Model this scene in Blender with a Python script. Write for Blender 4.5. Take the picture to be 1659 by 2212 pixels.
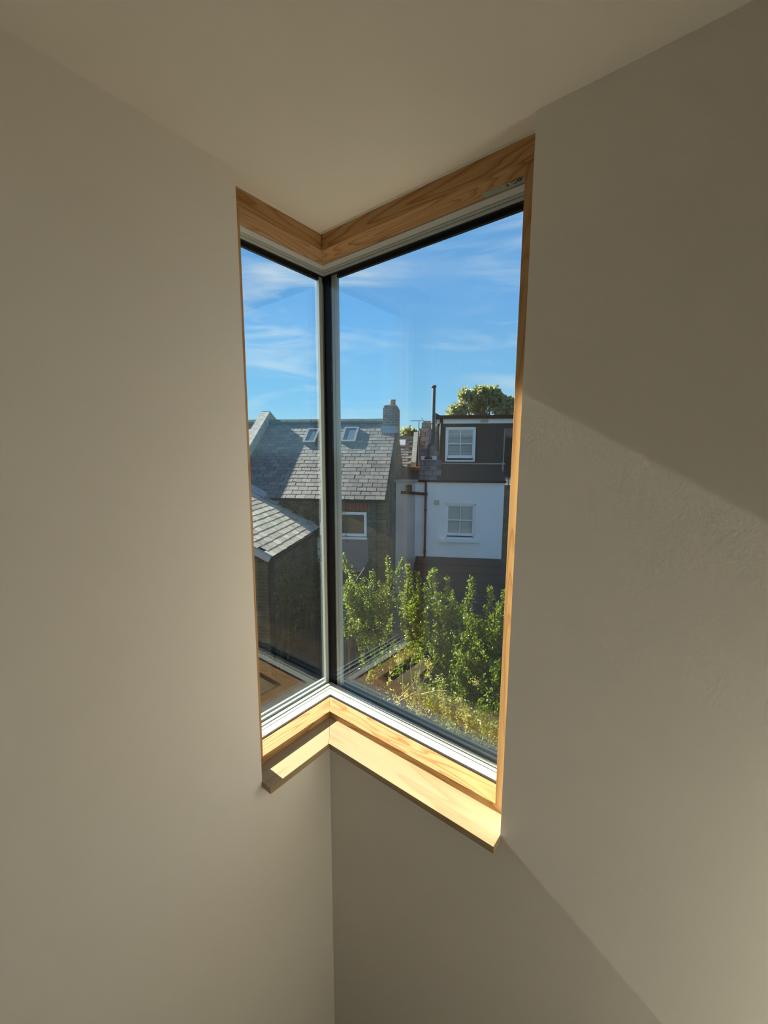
import bpy, bmesh, math, random
import numpy as np
from mathutils import Vector, Matrix
random.seed(7); rng = np.random.default_rng(11)
for o in list(bpy.data.objects): bpy.data.objects.remove(o, do_unlink=True)
scene = bpy.context.scene
COL = scene.collection

# ------------------------------------------------------------------ camera
W, H = 1659, 2212
FPX, PITCH, YAW, ROLL = 877.8268, math.radians(8.2376), math.radians(51.6579), math.radians(0.1789)
ZO = 3.30                                   # camera height above the lower stair landing
CAM = Vector((1.2039, -1.1381, ZO))
FW = Vector((-math.cos(YAW)*math.cos(PITCH), math.sin(YAW)*math.cos(PITCH), -math.sin(PITCH)))
R0 = Vector((math.sin(YAW), math.cos(YAW), 0)); U0 = R0.cross(FW)
RT = R0*math.cos(ROLL) + U0*math.sin(ROLL); UP = -R0*math.sin(ROLL) + U0*math.cos(ROLL)
cd = bpy.data.cameras.new('camera'); cam = bpy.data.objects.new('camera', cd); COL.objects.link(cam)
cd.sensor_fit = 'VERTICAL'; cd.sensor_height = 24.0; cd.lens = 24.0*FPX/H
cd.clip_start = 0.02; cd.clip_end = 500
m3 = Matrix((RT, UP, -FW)).transposed()
cam.matrix_world = Matrix.Translation(CAM) @ m3.to_4x4()
scene.camera = cam
vs = scene.view_settings
vs.view_transform = 'Standard'; vs.look = 'None'; vs.exposure = 0.32; vs.gamma = 1.0; vs.use_curve_mapping = False

# ------------------------------------------------------------------ node helpers
def nmat(name):
    m = bpy.data.materials.new(name); m.use_nodes = True
    nt = m.node_tree; nt.nodes.clear()
    return m, nt
def N_(nt, typ, **kw):
    n = nt.nodes.new(typ)
    for k, v in kw.items():
        if k == 'inp':
            for i, val in v.items(): n.inputs[i].default_value = val
        else: setattr(n, k, v)
    return n
def ramp(nt, stops, interp='LINEAR'):
    r = N_(nt, 'ShaderNodeValToRGB'); cr = r.color_ramp; cr.interpolation = interp
    while len(cr.elements) < len(stops): cr.elements.new(0.5)
    for e, (p, c) in zip(cr.elements, stops):
        e.position = p; e.color = (c[0], c[1], c[2], 1) if hasattr(c, '__len__') else (c, c, c, 1)
    return r
def math_(nt, op, a, b=None, c=None):
    n = N_(nt, 'ShaderNodeMath', operation=op)
    for i, v in enumerate((a, b, c)):
        if v is None: continue
        if isinstance(v, (int, float)): n.inputs[i].default_value = v
        else: nt.links.new(v, n.inputs[i])
    return n.outputs[0]
def mix_(nt, fac, a, b, blend='MIX'):
    n = N_(nt, 'ShaderNodeMix', data_type='RGBA', blend_type=blend)
    for i, v in ((0, fac), (6, a), (7, b)):
        if isinstance(v, (int, float)): n.inputs[i].default_value = v
        elif isinstance(v, tuple): n.inputs[i].default_value = (*v, 1)
        else: nt.links.new(v, n.inputs[i])
    return n.outputs[2]

# ------------------------------------------------------------------ world: pale blue sky with thin cirrus
SUN_EL, SUN_EPS = math.radians(30.0), math.radians(0.45)
world = bpy.data.worlds.new('sky'); scene.world = world; world.use_nodes = True
nt = world.node_tree; nt.nodes.clear()
tc = N_(nt, 'ShaderNodeTexCoord')
sep = N_(nt, 'ShaderNodeSeparateXYZ'); nt.links.new(tc.outputs['Generated'], sep.inputs[0])
sky = ramp(nt, [(0.0, (0.18, 0.20, 0.19)), (0.49, (0.20, 0.24, 0.25)), (0.505, (0.50, 0.80, 0.93)), (0.56, (0.27, 0.63, 0.96)),
                (0.66, (0.175, 0.465, 0.90)), (0.76, (0.15, 0.40, 0.80)), (0.88, (0.09, 0.25, 0.56)), (1.0, (0.07, 0.19, 0.46))])
zz = math_(nt, 'MULTIPLY_ADD', sep.outputs[2], 0.5, 0.5); nt.links.new(zz, sky.inputs[0])
# thin cirrus drawn out along the horizon
mp = N_(nt, 'ShaderNodeMapping'); nt.links.new(tc.outputs['Generated'], mp.inputs[0])
mp.inputs['Scale'].default_value = (1.5, 1.5, 9.0); mp.inputs['Location'].default_value = (0.3, 2.1, 0.7); mp.inputs['Rotation'].default_value = (math.radians(5), math.radians(4), math.radians(-32))
n1 = N_(nt, 'ShaderNodeTexNoise', inp={'Scale': 1.6, 'Detail': 9.0, 'Roughness': 0.6, 'Distortion': 0.7}); nt.links.new(mp.outputs[0], n1.inputs[0])
mp3 = N_(nt, 'ShaderNodeMapping'); nt.links.new(tc.outputs['Generated'], mp3.inputs[0]); mp3.inputs['Scale'].default_value = (1.0, 1.0, 2.4); mp3.inputs['Location'].default_value = (1.4, 0.2, 0.1); mp3.inputs['Rotation'].default_value = (0, 0, math.radians(-32))
n2 = N_(nt, 'ShaderNodeTexNoise', inp={'Scale': 2.0, 'Detail': 3.0}); nt.links.new(mp3.outputs[0], n2.inputs[0])
c1 = ramp(nt, [(0.46, 0.0), (0.72, 1.0)]); nt.links.new(n1.outputs[0], c1.inputs[0])
c2 = ramp(nt, [(0.40, 0.12), (0.62, 1.0)]); nt.links.new(n2.outputs[0], c2.inputs[0])
cl = math_(nt, 'MULTIPLY', math_(nt, 'MULTIPLY', c1.outputs[0], c2.outputs[0]), 0.95)
up = ramp(nt, [(0.0, 0.0), (0.03, 1.0)]); nt.links.new(sep.outputs[2], up.inputs[0])
cl = math_(nt, 'MULTIPLY', cl, up.outputs[0])
skyc = mix_(nt, cl, sky.outputs[0], (0.86, 0.93, 0.97))
bg = N_(nt, 'ShaderNodeBackground', inp={'Strength': 0.87}); nt.links.new(skyc, bg.inputs[0])
ow = N_(nt, 'ShaderNodeOutputWorld'); nt.links.new(bg.outputs[0], ow.inputs[0])

# ------------------------------------------------------------------ sun (from the left, 30 degrees high, almost parallel to the right wall)
sd = Vector((math.cos(SUN_EL)*math.cos(SUN_EPS), math.cos(SUN_EL)*math.sin(SUN_EPS), -math.sin(SUN_EL)))
sl = bpy.data.lights.new('sun_offscreen', 'SUN'); sl.energy = 19.0; sl.color = (1.0, 0.92, 0.78); sl.angle = math.radians(0.53)
sun = bpy.data.objects.new('sun_offscreen', sl); COL.objects.link(sun); sun.location = (-20, 0, 20)
sun.rotation_euler = sd.to_track_quat('-Z', 'Y').to_euler()

# ------------------------------------------------------------------ geometry helpers
def ray(px, py): return FW + RT*((px-W/2)/FPX) - UP*((py-H/2)/FPX)
def on_z(px, py, z):
    d = ray(px, py); return CAM + d*((z-CAM.z)/d.z)
AF = math.radians(7.5)                       # the terrace opposite is turned 7.5 degrees to the view
FH = Vector((FW.x, FW.y, 0)).normalized(); RH = Vector((FH.y, -FH.x, 0))
TT = RH*math.cos(AF) - FH*math.sin(AF); NN = FH*math.cos(AF) + RH*math.sin(AF)
def wp(t, n, z): return Vector((CAM.x, CAM.y, 0)) + TT*t + NN*n + Vector((0, 0, z+ZO))   # terrace frame, z from eye height
def dtn(px, py):
    d = ray(px, py); return d.dot(TT), d.dot(NN), d.z
def at_n(px, py, n):
    t, m, z = dtn(px, py); return (t*n/m, n, z*n/m)
def at_t(px, py, t0):
    t, m, z = dtn(px, py); return (t0, m*t0/t, z*t0/t)
def on_roof(px, py, n0, z0, p, off=0.0):
    t, m, z = dtn(px, py); k = math.tan(p); s = (z0 + off/math.cos(p) - n0*k)/(z - m*k); return (t*s, m*s, z*s)

def link(name, me, mat, parent=None):
    o = bpy.data.objects.new(name, me); COL.objects.link(o)
    if mat and not me.materials: me.materials.append(mat)
    if parent is not None:
        o.parent = parent; o.matrix_parent_inverse = Matrix.Translation(-parent.location)
    return o
def from_bm(name, bm, mat, parent=None, smooth=False):
    bmesh.ops.recalc_face_normals(bm, faces=bm.faces[:])
    vs_ = [v.co for v in bm.verts]
    c = Vector((sum(v.x for v in vs_), sum(v.y for v in vs_), sum(v.z for v in vs_)))/len(vs_)
    for v in bm.verts: v.co = v.co - c
    me = bpy.data.meshes.new(name); bm.to_mesh(me); bm.free()
    if smooth:
        for p in me.polygons: p.use_smooth = True
    o = link(name, me, mat, parent); o.location = c
    return o
def box(bm, x0, x1, y0, y1, z0, z1, f=None):
    f = f or (lambda a, b, c: Vector((a, b, c)))
    v = [bm.verts.new(f(a, b, c)) for a in (x0, x1) for b in (y0, y1) for c in (z0, z1)]
    for q in ((0,1,3,2),(4,6,7,5),(0,4,5,1),(2,3,7,6),(0,2,6,4),(1,5,7,3)): bm.faces.new([v[i] for i in q])
def prism(bm, poly, z0, z1, f=None):
    """plan polygon [(a,b)] extruded from z0 to z1"""
    f = f or (lambda a, b, c: Vector((a, b, c)))
    lo = [bm.verts.new(f(a, b, z0)) for a, b in poly]; hi = [bm.verts.new(f(a, b, z1)) for a, b in poly]
    bm.faces.new(lo[::-1]); bm.faces.new(hi); k = len(poly)
    for i in range(k): bm.faces.new((lo[i], lo[(i+1) % k], hi[(i+1) % k], hi[i]))
def hull8(bm, lo, hi):
    """two rings of equal length joined into a solid (world points)"""
    a = [bm.verts.new(Vector(p)) for p in lo]; b = [bm.verts.new(Vector(p)) for p in hi]
    bm.faces.new(a[::-1]); bm.faces.new(b); k = len(a)
    for i in range(k): bm.faces.new((a[i], a[(i+1) % k], b[(i+1) % k], b[i]))
def tube(bm, pts, r, seg=10, cap=True):
    pts = [Vector(p) for p in pts]; rs = r if hasattr(r, '__len__') else [r]*len(pts); rings = []
    up_ = None
    for i, p in enumerate(pts):
        d = (pts[min(i+1, len(pts)-1)] - pts[max(i-1, 0)]).normalized()
        if up_ is None: up_ = Vector((0, 0, 1)) if abs(d.z) < 0.9 else Vector((1, 0, 0))
        s = d.cross(up_).normalized(); u = s.cross(d).normalized(); up_ = u
        rings.append([bm.verts.new(p + (s*math.cos(2*math.pi*k/seg) + u*math.sin(2*math.pi*k/seg))*rs[i]) for k in range(seg)])
    for a, b in zip(rings, rings[1:]):
        for k in range(seg): bm.faces.new((a[k], a[(k+1) % seg], b[(k+1) % seg], b[k]))
    if cap: bm.faces.new(rings[0][::-1]); bm.faces.new(rings[-1])
def B(): return bmesh.new()
def tbox(bm, t0, t1, n0, n1, z0, z1): box(bm, t0, t1, n0, n1, z0, z1, wp)
def thing(name, label, cat, loc, group=None, kind=None):
    o = bpy.data.objects.new(name, None); COL.objects.link(o); o.location = loc; o.empty_display_size = 0.1
    if kind: o['kind'] = kind
    if label: o['label'] = label
    if cat: o['category'] = cat
    if group: o['group'] = group
    return o
def tag(o, label=None, cat=None, group=None, kind=None):
    for k, v in (('label', label), ('category', cat), ('group', group), ('kind', kind)):
        if v: o[k] = v
    return o
def bevel(o, w=0.0015, seg=2):
    m = o.modifiers.new('bevel', 'BEVEL'); m.width = w; m.segments = seg; m.limit_method = 'ANGLE'; m.angle_limit = math.radians(40)
    return o

# ------------------------------------------------------------------ materials
def principled(nt, **kw):
    p = N_(nt, 'ShaderNodeBsdfPrincipled'); o = N_(nt, 'ShaderNodeOutputMaterial'); nt.links.new(p.outputs[0], o.inputs[0])
    for k, v in kw.items(): p.inputs[k].default_value = v
    return p
def plain(name, col, rough=0.6, metal=0.0, var=0.0, scale=8.0, bump=0.0, bscale=60.0, spec=0.5):
    m, nt = nmat(name)
    p = principled(nt, Roughness=rough, Metallic=metal); p.inputs['Specular IOR Level'].default_value = spec
    p.inputs['Base Color'].default_value = (*col, 1)
    tc = N_(nt, 'ShaderNodeTexCoord')
    if var > 0:
        n = N_(nt, 'ShaderNodeTexNoise', inp={'Scale': scale, 'Detail': 5.0, 'Roughness': 0.6}); nt.links.new(tc.outputs['Object'], n.inputs[0])
        r = ramp(nt, [(0.3, tuple(c*(1-var) for c in col)), (0.7, tuple(min(1, c*(1+var)) for c in col))])
        nt.links.new(n.outputs[0], r.inputs[0]); nt.links.new(r.outputs[0], p.inputs['Base Color'])
    if bump > 0:
        n = N_(nt, 'ShaderNodeTexNoise', inp={'Scale': bscale, 'Detail': 4.0}); nt.links.new(tc.outputs['Object'], n.inputs[0])
        b = N_(nt, 'ShaderNodeBump', inp={'Strength': bump, 'Distance': 0.004}); nt.links.new(n.outputs[0], b.inputs['Height']); nt.links.new(b.outputs[0], p.inputs['Normal'])
    return m
def wood(name, axis, light, dark, rings=9.0, amount=0.7, rough=0.5, seed=0.0):
    """boards with the growth rings cut along one axis: contour lines of a stretched noise"""
    m, nt = nmat(name); p = principled(nt, Roughness=rough); p.inputs['Specular IOR Level'].default_value = 0.3
    tc = N_(nt, 'ShaderNodeTexCoord'); mp = N_(nt, 'ShaderNodeMapping'); nt.links.new(tc.outputs['Object'], mp.inputs[0])
    s = [15.0, 15.0, 15.0]; s[axis] = 1.5; mp.inputs['Scale'].default_value = s; mp.inputs['Location'].default_value = (seed, seed*1.7, seed*0.6)
    n = N_(nt, 'ShaderNodeTexNoise', inp={'Scale': 1.0, 'Detail': 1.5, 'Roughness': 0.45, 'Distortion': 0.25}); nt.links.new(mp.outputs[0], n.inputs[0])
    fr = math_(nt, 'FRACT', math_(nt, 'MULTIPLY', n.outputs[0], rings))
    line = ramp(nt, [(0.0, 0.15), (0.45, 0.0), (0.82, 0.65), (0.93, 1.0), (1.0, 0.1)]); nt.links.new(fr, line.inputs[0])
    mp2 = N_(nt, 'ShaderNodeMapping'); nt.links.new(tc.outputs['Object'], mp2.inputs[0])
    s2 = [220.0, 220.0, 220.0]; s2[axis] = 5.0; mp2.inputs['Scale'].default_value = s2
    nf = N_(nt, 'ShaderNodeTexNoise', inp={'Scale': 1.0, 'Detail': 3.0}); nt.links.new(mp2.outputs[0], nf.inputs[0])
    fine = ramp(nt, [(0.35, 0.0), (0.75, 0.35)]); nt.links.new(nf.outputs[0], fine.inputs[0])
    f = math_(nt, 'MINIMUM', math_(nt, 'MULTIPLY', math_(nt, 'ADD', line.outputs[0], fine.outputs[0]), amount), 1.0)
    nl = N_(nt, 'ShaderNodeTexNoise', inp={'Scale': 0.6, 'Detail': 1.0}); nt.links.new(mp.outputs[0], nl.inputs[0])
    tone = ramp(nt, [(0.35, tuple(c*0.86 for c in light)), (0.65, light)]); nt.links.new(nl.outputs[0], tone.inputs[0])
    col = mix_(nt, f, tone.outputs[0], dark); nt.links.new(col, p.inputs['Base Color'])
    return m
def brick(name, a, b, mortar, d, bw=0.225, bh=0.075, gap=0.012, mossy=None):
    m, nt = nmat(name); p = principled(nt, Roughness=0.9); p.inputs['Specular IOR Level'].default_value = 0.2
    g = N_(nt, 'ShaderNodeNewGeometry'); dp = N_(nt, 'ShaderNodeVectorMath', operation='DOT_PRODUCT'); nt.links.new(g.outputs['Position'], dp.inputs[0]); dp.inputs[1].default_value = d
    sp = N_(nt, 'ShaderNodeSeparateXYZ'); nt.links.new(g.outputs['Position'], sp.inputs[0])
    cb = N_(nt, 'ShaderNodeCombineXYZ'); nt.links.new(dp.outputs['Value'], cb.inputs[0]); nt.links.new(sp.outputs[2], cb.inputs[1])
    br = N_(nt, 'ShaderNodeTexBrick', inp={'Color1': (*a, 1), 'Color2': (*b, 1), 'Mortar': (*mortar, 1), 'Scale': 1.0, 'Mortar Size': gap/2, 'Mortar Smooth': 0.2, 'Bias': 0.0, 'Brick Width': bw, 'Row Height': bh})
    nt.links.new(cb.outputs[0], br.inputs[0])
    n = N_(nt, 'ShaderNodeTexNoise', inp={'Scale': 2.2, 'Detail': 6.0, 'Roughness': 0.65}); nt.links.new(g.outputs['Position'], n.inputs[0])
    r = ramp(nt, [(0.3, 0.45), (0.7, 1.25)]); nt.links.new(n.outputs[0], r.inputs[0])
    col = mix_(nt, 1.0, br.outputs[0], r.outputs[0], 'MULTIPLY')
    if mossy:
        n2 = N_(nt, 'ShaderNodeTexNoise', inp={'Scale': 1.3, 'Detail': 5.0}); nt.links.new(g.outputs['Position'], n2.inputs[0])
        r2 = ramp(nt, [(0.45, 0.0), (0.7, 0.8)]); nt.links.new(n2.outputs[0], r2.inputs[0]); col = mix_(nt, r2.outputs[0], col, mossy)
    nt.links.new(col, p.inputs['Base Color'])
    bp = N_(nt, 'ShaderNodeBump', inp={'Strength': 0.6, 'Distance': 0.01}, invert=True); nt.links.new(br.outputs['Fac'], bp.inputs['Height']); nt.links.new(bp.outputs[0], p.inputs['Normal'])
    return m
def slate(name, stops, rough=0.60, spec=0.35):
    m, nt = nmat(name); p = principled(nt, Roughness=rough); p.inputs['Specular IOR Level'].default_value = spec
    oi = N_(nt, 'ShaderNodeObjectInfo'); g = N_(nt, 'ShaderNodeNewGeometry')
    rs = math_(nt, 'FRACT', math_(nt, 'ADD', oi.outputs['Random'], g.outputs['Random Per Island']))
    r = ramp(nt, stops); nt.links.new(rs, r.inputs[0])
    n = N_(nt, 'ShaderNodeTexNoise', inp={'Scale': 9.0, 'Detail': 6.0, 'Roughness': 0.7}); nt.links.new(g.outputs['Position'], n.inputs[0])
    r2 = ramp(nt, [(0.3, 0.62), (0.55, 1.0), (0.75, 1.3)]); nt.links.new(n.outputs[0], r2.inputs[0])
    col = mix_(nt, 1.0, r.outputs[0], r2.outputs[0], 'MULTIPLY'); nt.links.new(col, p.inputs['Base Color'])
    nb = N_(nt, 'ShaderNodeTexNoise', inp={'Scale': 30.0, 'Detail': 4.0}); nt.links.new(g.outputs['Position'], nb.inputs[0])
    b = N_(nt, 'ShaderNodeBump', inp={'Strength': 0.35, 'Distance': 0.01}); nt.links.new(nb.outputs[0], b.inputs['Height']); nt.links.new(b.outputs[0], p.inputs['Normal'])
    return m
def glass(name, tint=(0.97, 0.99, 0.985), f0=0.055):
    """thin clear pane: straight-through transmission plus a Schlick mirror reflection on each face"""
    m, nt = nmat(name); g = N_(nt, 'ShaderNodeNewGeometry')
    dp = N_(nt, 'ShaderNodeVectorMath', operation='DOT_PRODUCT'); nt.links.new(g.outputs['Normal'], dp.inputs[0]); nt.links.new(g.outputs['Incoming'], dp.inputs[1])
    c = math_(nt, 'SUBTRACT', 1.0, math_(nt, 'ABSOLUTE', dp.outputs['Value']))
    f = math_(nt, 'MULTIPLY_ADD', math_(nt, 'POWER', c, 5.0), 1.0-f0, f0)
    t = N_(nt, 'ShaderNodeBsdfTransparent'); t.inputs[0].default_value = (*tint, 1)
    r = N_(nt, 'ShaderNodeBsdfGlossy'); r.inputs['Roughness'].default_value = 0.0
    mx = N_(nt, 'ShaderNodeMixShader'); nt.links.new(f, mx.inputs[0]); nt.links.new(t.outputs[0], mx.inputs[1]); nt.links.new(r.outputs[0], mx.inputs[2])
    o = N_(nt, 'ShaderNodeOutputMaterial'); nt.links.new(mx.outputs[0], o.inputs[0]); return m
def leafmat(name, a, b, trans, rough=0.35, tw=0.4):
    m, nt = nmat(name); g = N_(nt, 'ShaderNodeNewGeometry')
    r = ramp(nt, [(0.0, a), (1.0, b)]); nt.links.new(g.outputs['Random Per Island'], r.inputs[0])
    p = N_(nt, 'ShaderNodeBsdfPrincipled', inp={'Roughness': rough}); nt.links.new(r.outputs[0], p.inputs['Base Color'])
    t = N_(nt, 'ShaderNodeBsdfTranslucent'); t.inputs[0].default_value = (*trans, 1)
    mx = N_(nt, 'ShaderNodeMixShader'); mx.inputs[0].default_value = tw
    nt.links.new(p.outputs[0], mx.inputs[1]); nt.links.new(t.outputs[0], mx.inputs[2])
    o = N_(nt, 'ShaderNodeOutputMaterial'); nt.links.new(mx.outputs[0], o.inputs[0]); return m

M = {}
M['wall'] = plain('wall_paint', (0.865, 0.815, 0.745), 0.85, var=0.015, scale=3, bump=0.05, bscale=180, spec=0.2)
M['ceil'] = plain('ceiling_paint', (0.87, 0.815, 0.73), 0.85, var=0.015, scale=3, bump=0.05, bscale=180, spec=0.2)
M['floor'] = wood('floor_oak', 0, (0.26, 0.17, 0.095), (0.16, 0.09, 0.045))
PL, PD = (0.57, 0.345, 0.15), (0.30, 0.125, 0.035)
M['pine_x'] = wood('pine_along_x', 0, PL, PD, 12, 0.85, seed=2.3)
M['pine_y'] = wood('pine_along_y', 1, PL, PD, 12, 0.85, seed=5.1)
M['pine_z'] = wood('pine_upright', 2, PL, PD, 12, 0.6, seed=1.1)
HL, HD = PL, PD
M['head_x'] = wood('head_along_x', 0, HL, HD, 12, 0.85, seed=3.9)
M['head_y'] = wood('head_along_y', 1, HL, HD, 12, 0.85, seed=6.4)
SL, SD_ = (0.42, 0.315, 0.18), (0.31, 0.20, 0.10)
M['sill_x'] = wood('sill_along_x', 0, SL, SD_, 4, 0.6, seed=7.7)
M['sill_y'] = wood('sill_along_y', 1, SL, SD_, 4, 0.6, seed=9.2)
M['alu'] = plain('grey_aluminium', (0.36, 0.385, 0.365), 0.42, 0.1, var=0.04, scale=30)
M['alu_w'] = plain('white_aluminium', (0.52, 0.52, 0.50), 0.45, 0.0, var=0.03, scale=30)
M['spacer'] = plain('spacer_aluminium', (0.62, 0.66, 0.63), 0.45)
M['gap'] = plain('black_gasket', (0.012, 0.012, 0.013), 0.5)
M['black'] = plain('black_corner_seal', (0.004, 0.0045, 0.006), 0.45, spec=0.25)
M['glass'] = glass('window_glass')
M['tape'] = plain('grey_green_label', (0.30, 0.33, 0.27), 0.6, var=0.08, scale=60)
M['ink'] = plain('black_ink', (0.01, 0.01, 0.01), 0.6)
M['slate'] = slate('weathered_slate', [(0.0, (0.085, 0.07, 0.062)), (0.35, (0.14, 0.118, 0.10)), (0.7, (0.19, 0.16, 0.135)), (1.0, (0.10, 0.082, 0.076))], rough=0.56, spec=1.0)
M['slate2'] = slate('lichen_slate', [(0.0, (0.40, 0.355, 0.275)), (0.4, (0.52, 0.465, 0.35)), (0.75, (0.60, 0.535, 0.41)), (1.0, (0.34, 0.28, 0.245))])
M['slate_d'] = slate('dark_slate', [(0.0, (0.06, 0.065, 0.075)), (0.5, (0.085, 0.09, 0.10)), (1.0, (0.11, 0.11, 0.12))])
M['slate_under'] = plain('roof_battens', (0.05, 0.05, 0.05), 0.9)
M['stock'] = brick('stock_brick', (0.09, 0.075, 0.052), (0.18, 0.15, 0.105), (0.23, 0.215, 0.18), TT, gap=0.014, mossy=(0.05, 0.06, 0.035))
M['stock_n'] = brick('stock_brick_side', (0.09, 0.075, 0.052), (0.18, 0.15, 0.105), (0.23, 0.215, 0.18), NN, gap=0.014, mossy=(0.05, 0.06, 0.035))
M['chim'] = brick('chimney_brick', (0.085, 0.085, 0.075), (0.19, 0.175, 0.15), (0.34, 0.33, 0.30), TT, gap=0.016)
M['redbrick'] = plain('red_brick', (0.24, 0.07, 0.04), 0.9, var=0.3, scale=6)
M['orange'] = plain('orange_brick', (0.42, 0.14, 0.06), 0.9, var=0.35, scale=9)
M['cement'] = plain('cement_render', (0.36, 0.34, 0.29), 0.9, var=0.35, scale=7, bump=0.4, bscale=25)
M['ridge'] = plain('mossy_ridge_tile', (0.10, 0.115, 0.085), 0.9, var=0.35, scale=9)
M['lead'] = plain('lead_sheet', (0.28, 0.29, 0.305), 0.55, 0.2, var=0.15, scale=10)
M['render'] = plain('white_render', (0.80, 0.81, 0.82), 0.85, var=0.06, scale=1.2, bump=0.1, bscale=90)
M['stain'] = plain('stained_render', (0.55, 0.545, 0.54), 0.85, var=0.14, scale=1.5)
M['white'] = plain('white_gloss_paint', (0.80, 0.82, 0.83), 0.35)
M['upvc'] = plain('white_plastic', (0.74, 0.75, 0.755), 0.35, var=0.05)
M['panel'] = plain('grey_panel', (0.19, 0.20, 0.22), 0.6, var=0.1, scale=2)
M['felt'] = plain('dark_felt', (0.030, 0.031, 0.034), 0.85, var=0.25, scale=3)
M['clad'] = plain('dark_cladding', (0.024, 0.025, 0.028), 0.7, var=0.3, scale=4)
M['pipe'] = plain('black_pipe', (0.015, 0.016, 0.018), 0.65, spec=0.3)
M['steel'] = plain('grey_flue', (0.055, 0.068, 0.078), 0.75, spec=0.3)
M['beige'] = plain('beige_plastic', (0.42, 0.40, 0.30), 0.6)
M['pot'] = plain('clay_pot', (0.20, 0.13, 0.10), 0.9, var=0.2, scale=12)
M['blind'] = plain('white_blind', (0.62, 0.64, 0.62), 0.5)
M['room'] = plain('inner_room_paint', (0.60, 0.58, 0.54), 0.9)
M['pane'] = plain('glass_painted_dark', (0.02, 0.03, 0.035), 0.06, spec=0.8)  # opaque near-black colour stands for the unlit rooms behind these panes
M['skyframe'] = plain('skylight_frame', (0.16, 0.17, 0.18), 0.5)
M['skylite'] = plain('skylight_glass', (0.10, 0.13, 0.17), 0.04, spec=1.0)
M['bark'] = plain('bark', (0.10, 0.075, 0.05), 0.9, var=0.3, scale=20)
M['dry'] = plain('dry_stem', (0.40, 0.29, 0.17), 0.8, var=0.2, scale=20)
M['soil'] = plain('garden_soil', (0.055, 0.045, 0.032), 0.95, var=0.4, scale=3)
M['leaf'] = leafmat('hedge_leaf', (0.018, 0.045, 0.006), (0.085, 0.135, 0.018), (0.30, 0.40, 0.025), 0.3, 0.36)
M['leaf_y'] = leafmat('yellow_leaf', (0.20, 0.22, 0.03), (0.40, 0.37, 0.11), (0.50, 0.47, 0.09), 0.5, 0.45)
M['leaf_t'] = leafmat('tree_leaf', (0.15, 0.175, 0.085), (0.33, 0.34, 0.19), (0.36, 0.38, 0.15), 0.5, 0.35)
M['leaf_i'] = leafmat('ivy_leaf', (0.035, 0.055, 0.014), (0.13, 0.145, 0.05), (0.14, 0.17, 0.025), 0.5, 0.3)

# ================================================================== THE ROOM
WR, WL = 0.787, 0.3491                     # opening edges along the right and left wall
ZC, ZH = 0.85+ZO, 0.7868+ZO                # ceiling, underside of the window head
ZS, ZK = -1.2221+ZO, -1.1938+ZO            # sill top, top of the bottom timber
TS, OV = 0.0255, 0.0505                    # sill thickness, overhang
K1, K2, H1, H2, JF = 0.0755, 0.1574, 0.0616, 0.1497, 0.069
WRJ, WLJ = 0.738, 0.2938
X1, Y1 = 1.92, -2.0                         # unseen stairwell ends, set close to bounce sun onto the left wall
TH = 0.32
bm = B(); box(bm, -0.6, X1+.3, Y1-.3, 0.6, -0.25, 0.0); tag(from_bm('floor', bm, M['floor']), 'oak boarded lower landing of the stairwell', kind='structure')
bm = B(); box(bm, -TH, X1+.2, Y1-.2, TH, ZC, ZC+0.3); tag(from_bm('ceiling', bm, M['ceil']), 'flat painted ceiling over the corner window', kind='structure')
bm = B()
prism(bm, [(0, Y1-.2), (0, -WL), (-JF, -WL), (-JF, -WL-.014), (-TH, -WL-.014), (-TH, Y1-.2)], 0, ZC)
prism(bm, [(0, -WL), (0, 0), (-TH, 0), (-TH, -WL)], 0, ZS-TS)
tag(from_bm('wall_left', bm, M['wall']), 'off-white painted wall left of the corner window', kind='structure')
bm = B()
prism(bm, [(X1+.2, 0), (WR, 0), (WR, JF), (WR+.014, JF), (WR+.014, TH), (X1+.2, TH)], 0, ZC)
prism(bm, [(WR, 0), (WR, TH), (-TH, TH), (-TH, 0)], 0, ZS-TS)
tag(from_bm('wall_right', bm, M['wall']), 'off-white painted wall right of the corner window, in shade', kind='structure')
bm = B(); box(bm, X1, X1+.2, Y1-.2, 0, 0, ZC); tag(from_bm('wall_end', bm, M['wall']), kind='structure')
bm = B()
box(bm, 0, X1, Y1-.2, Y1, 0, ZC)
tag(from_bm('wall_back', bm, M['wall']), kind='structure')

# the rest of this house around the stairwell, seen only from outside
M['own'] = brick('own_house_brick', (0.16, 0.12, 0.08), (0.24, 0.19, 0.13), (0.28, 0.26, 0.22), Vector((1, 0, 0)))
bm = B(); zb0 = -4.75+ZO
box(bm, -TH, X1+.22, Y1-.22, TH, zb0, -.26); box(bm, X1+.32, 7, -8, TH, zb0, ZC+.3); box(bm, -TH, X1+.31, -8, Y1-.32, zb0, ZC+.3)
tag(from_bm('wall_exterior', bm, M['own']), kind='structure')

# ------------------------------------------------------------------ corner window
win = thing('window_1', 'corner window of pine frame with frameless glass corner', None, (0, 0, ZS-TS), kind='structure')
g = 0.0005
def corner_pair(name, d0, d1, z0, z1, mx, my, endl, endr, bev=0.0):
    out = []
    for nm, poly, mat in ((name, [(-d0, -endl), (-d0, d0-g), (-d1, d1-g), (-d1, -endl)], my), (name, [(-d0+g, d0), (endr, d0), (endr, d1), (-d1+g, d1)], mx)):
        bm = B(); prism(bm, poly, z0, z1); o = from_bm(nm, bm, mat, win)
        if bev: bevel(o, bev)
        out.append(o)
    return out
sills = corner_pair('window_sill', -OV, K2, ZS-TS, ZS, M['sill_x'], M['sill_y'], WL, WR, 0.0012)
sills[0]['label'] = 'short light timber sill board on the left'; sills[1]['label'] = 'long light timber sill board on the right'
corner_pair('bottom_rail', K1, K2, ZS, ZK, M['pine_x'], M['pine_y'], WL, WR, 0.001)
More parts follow.
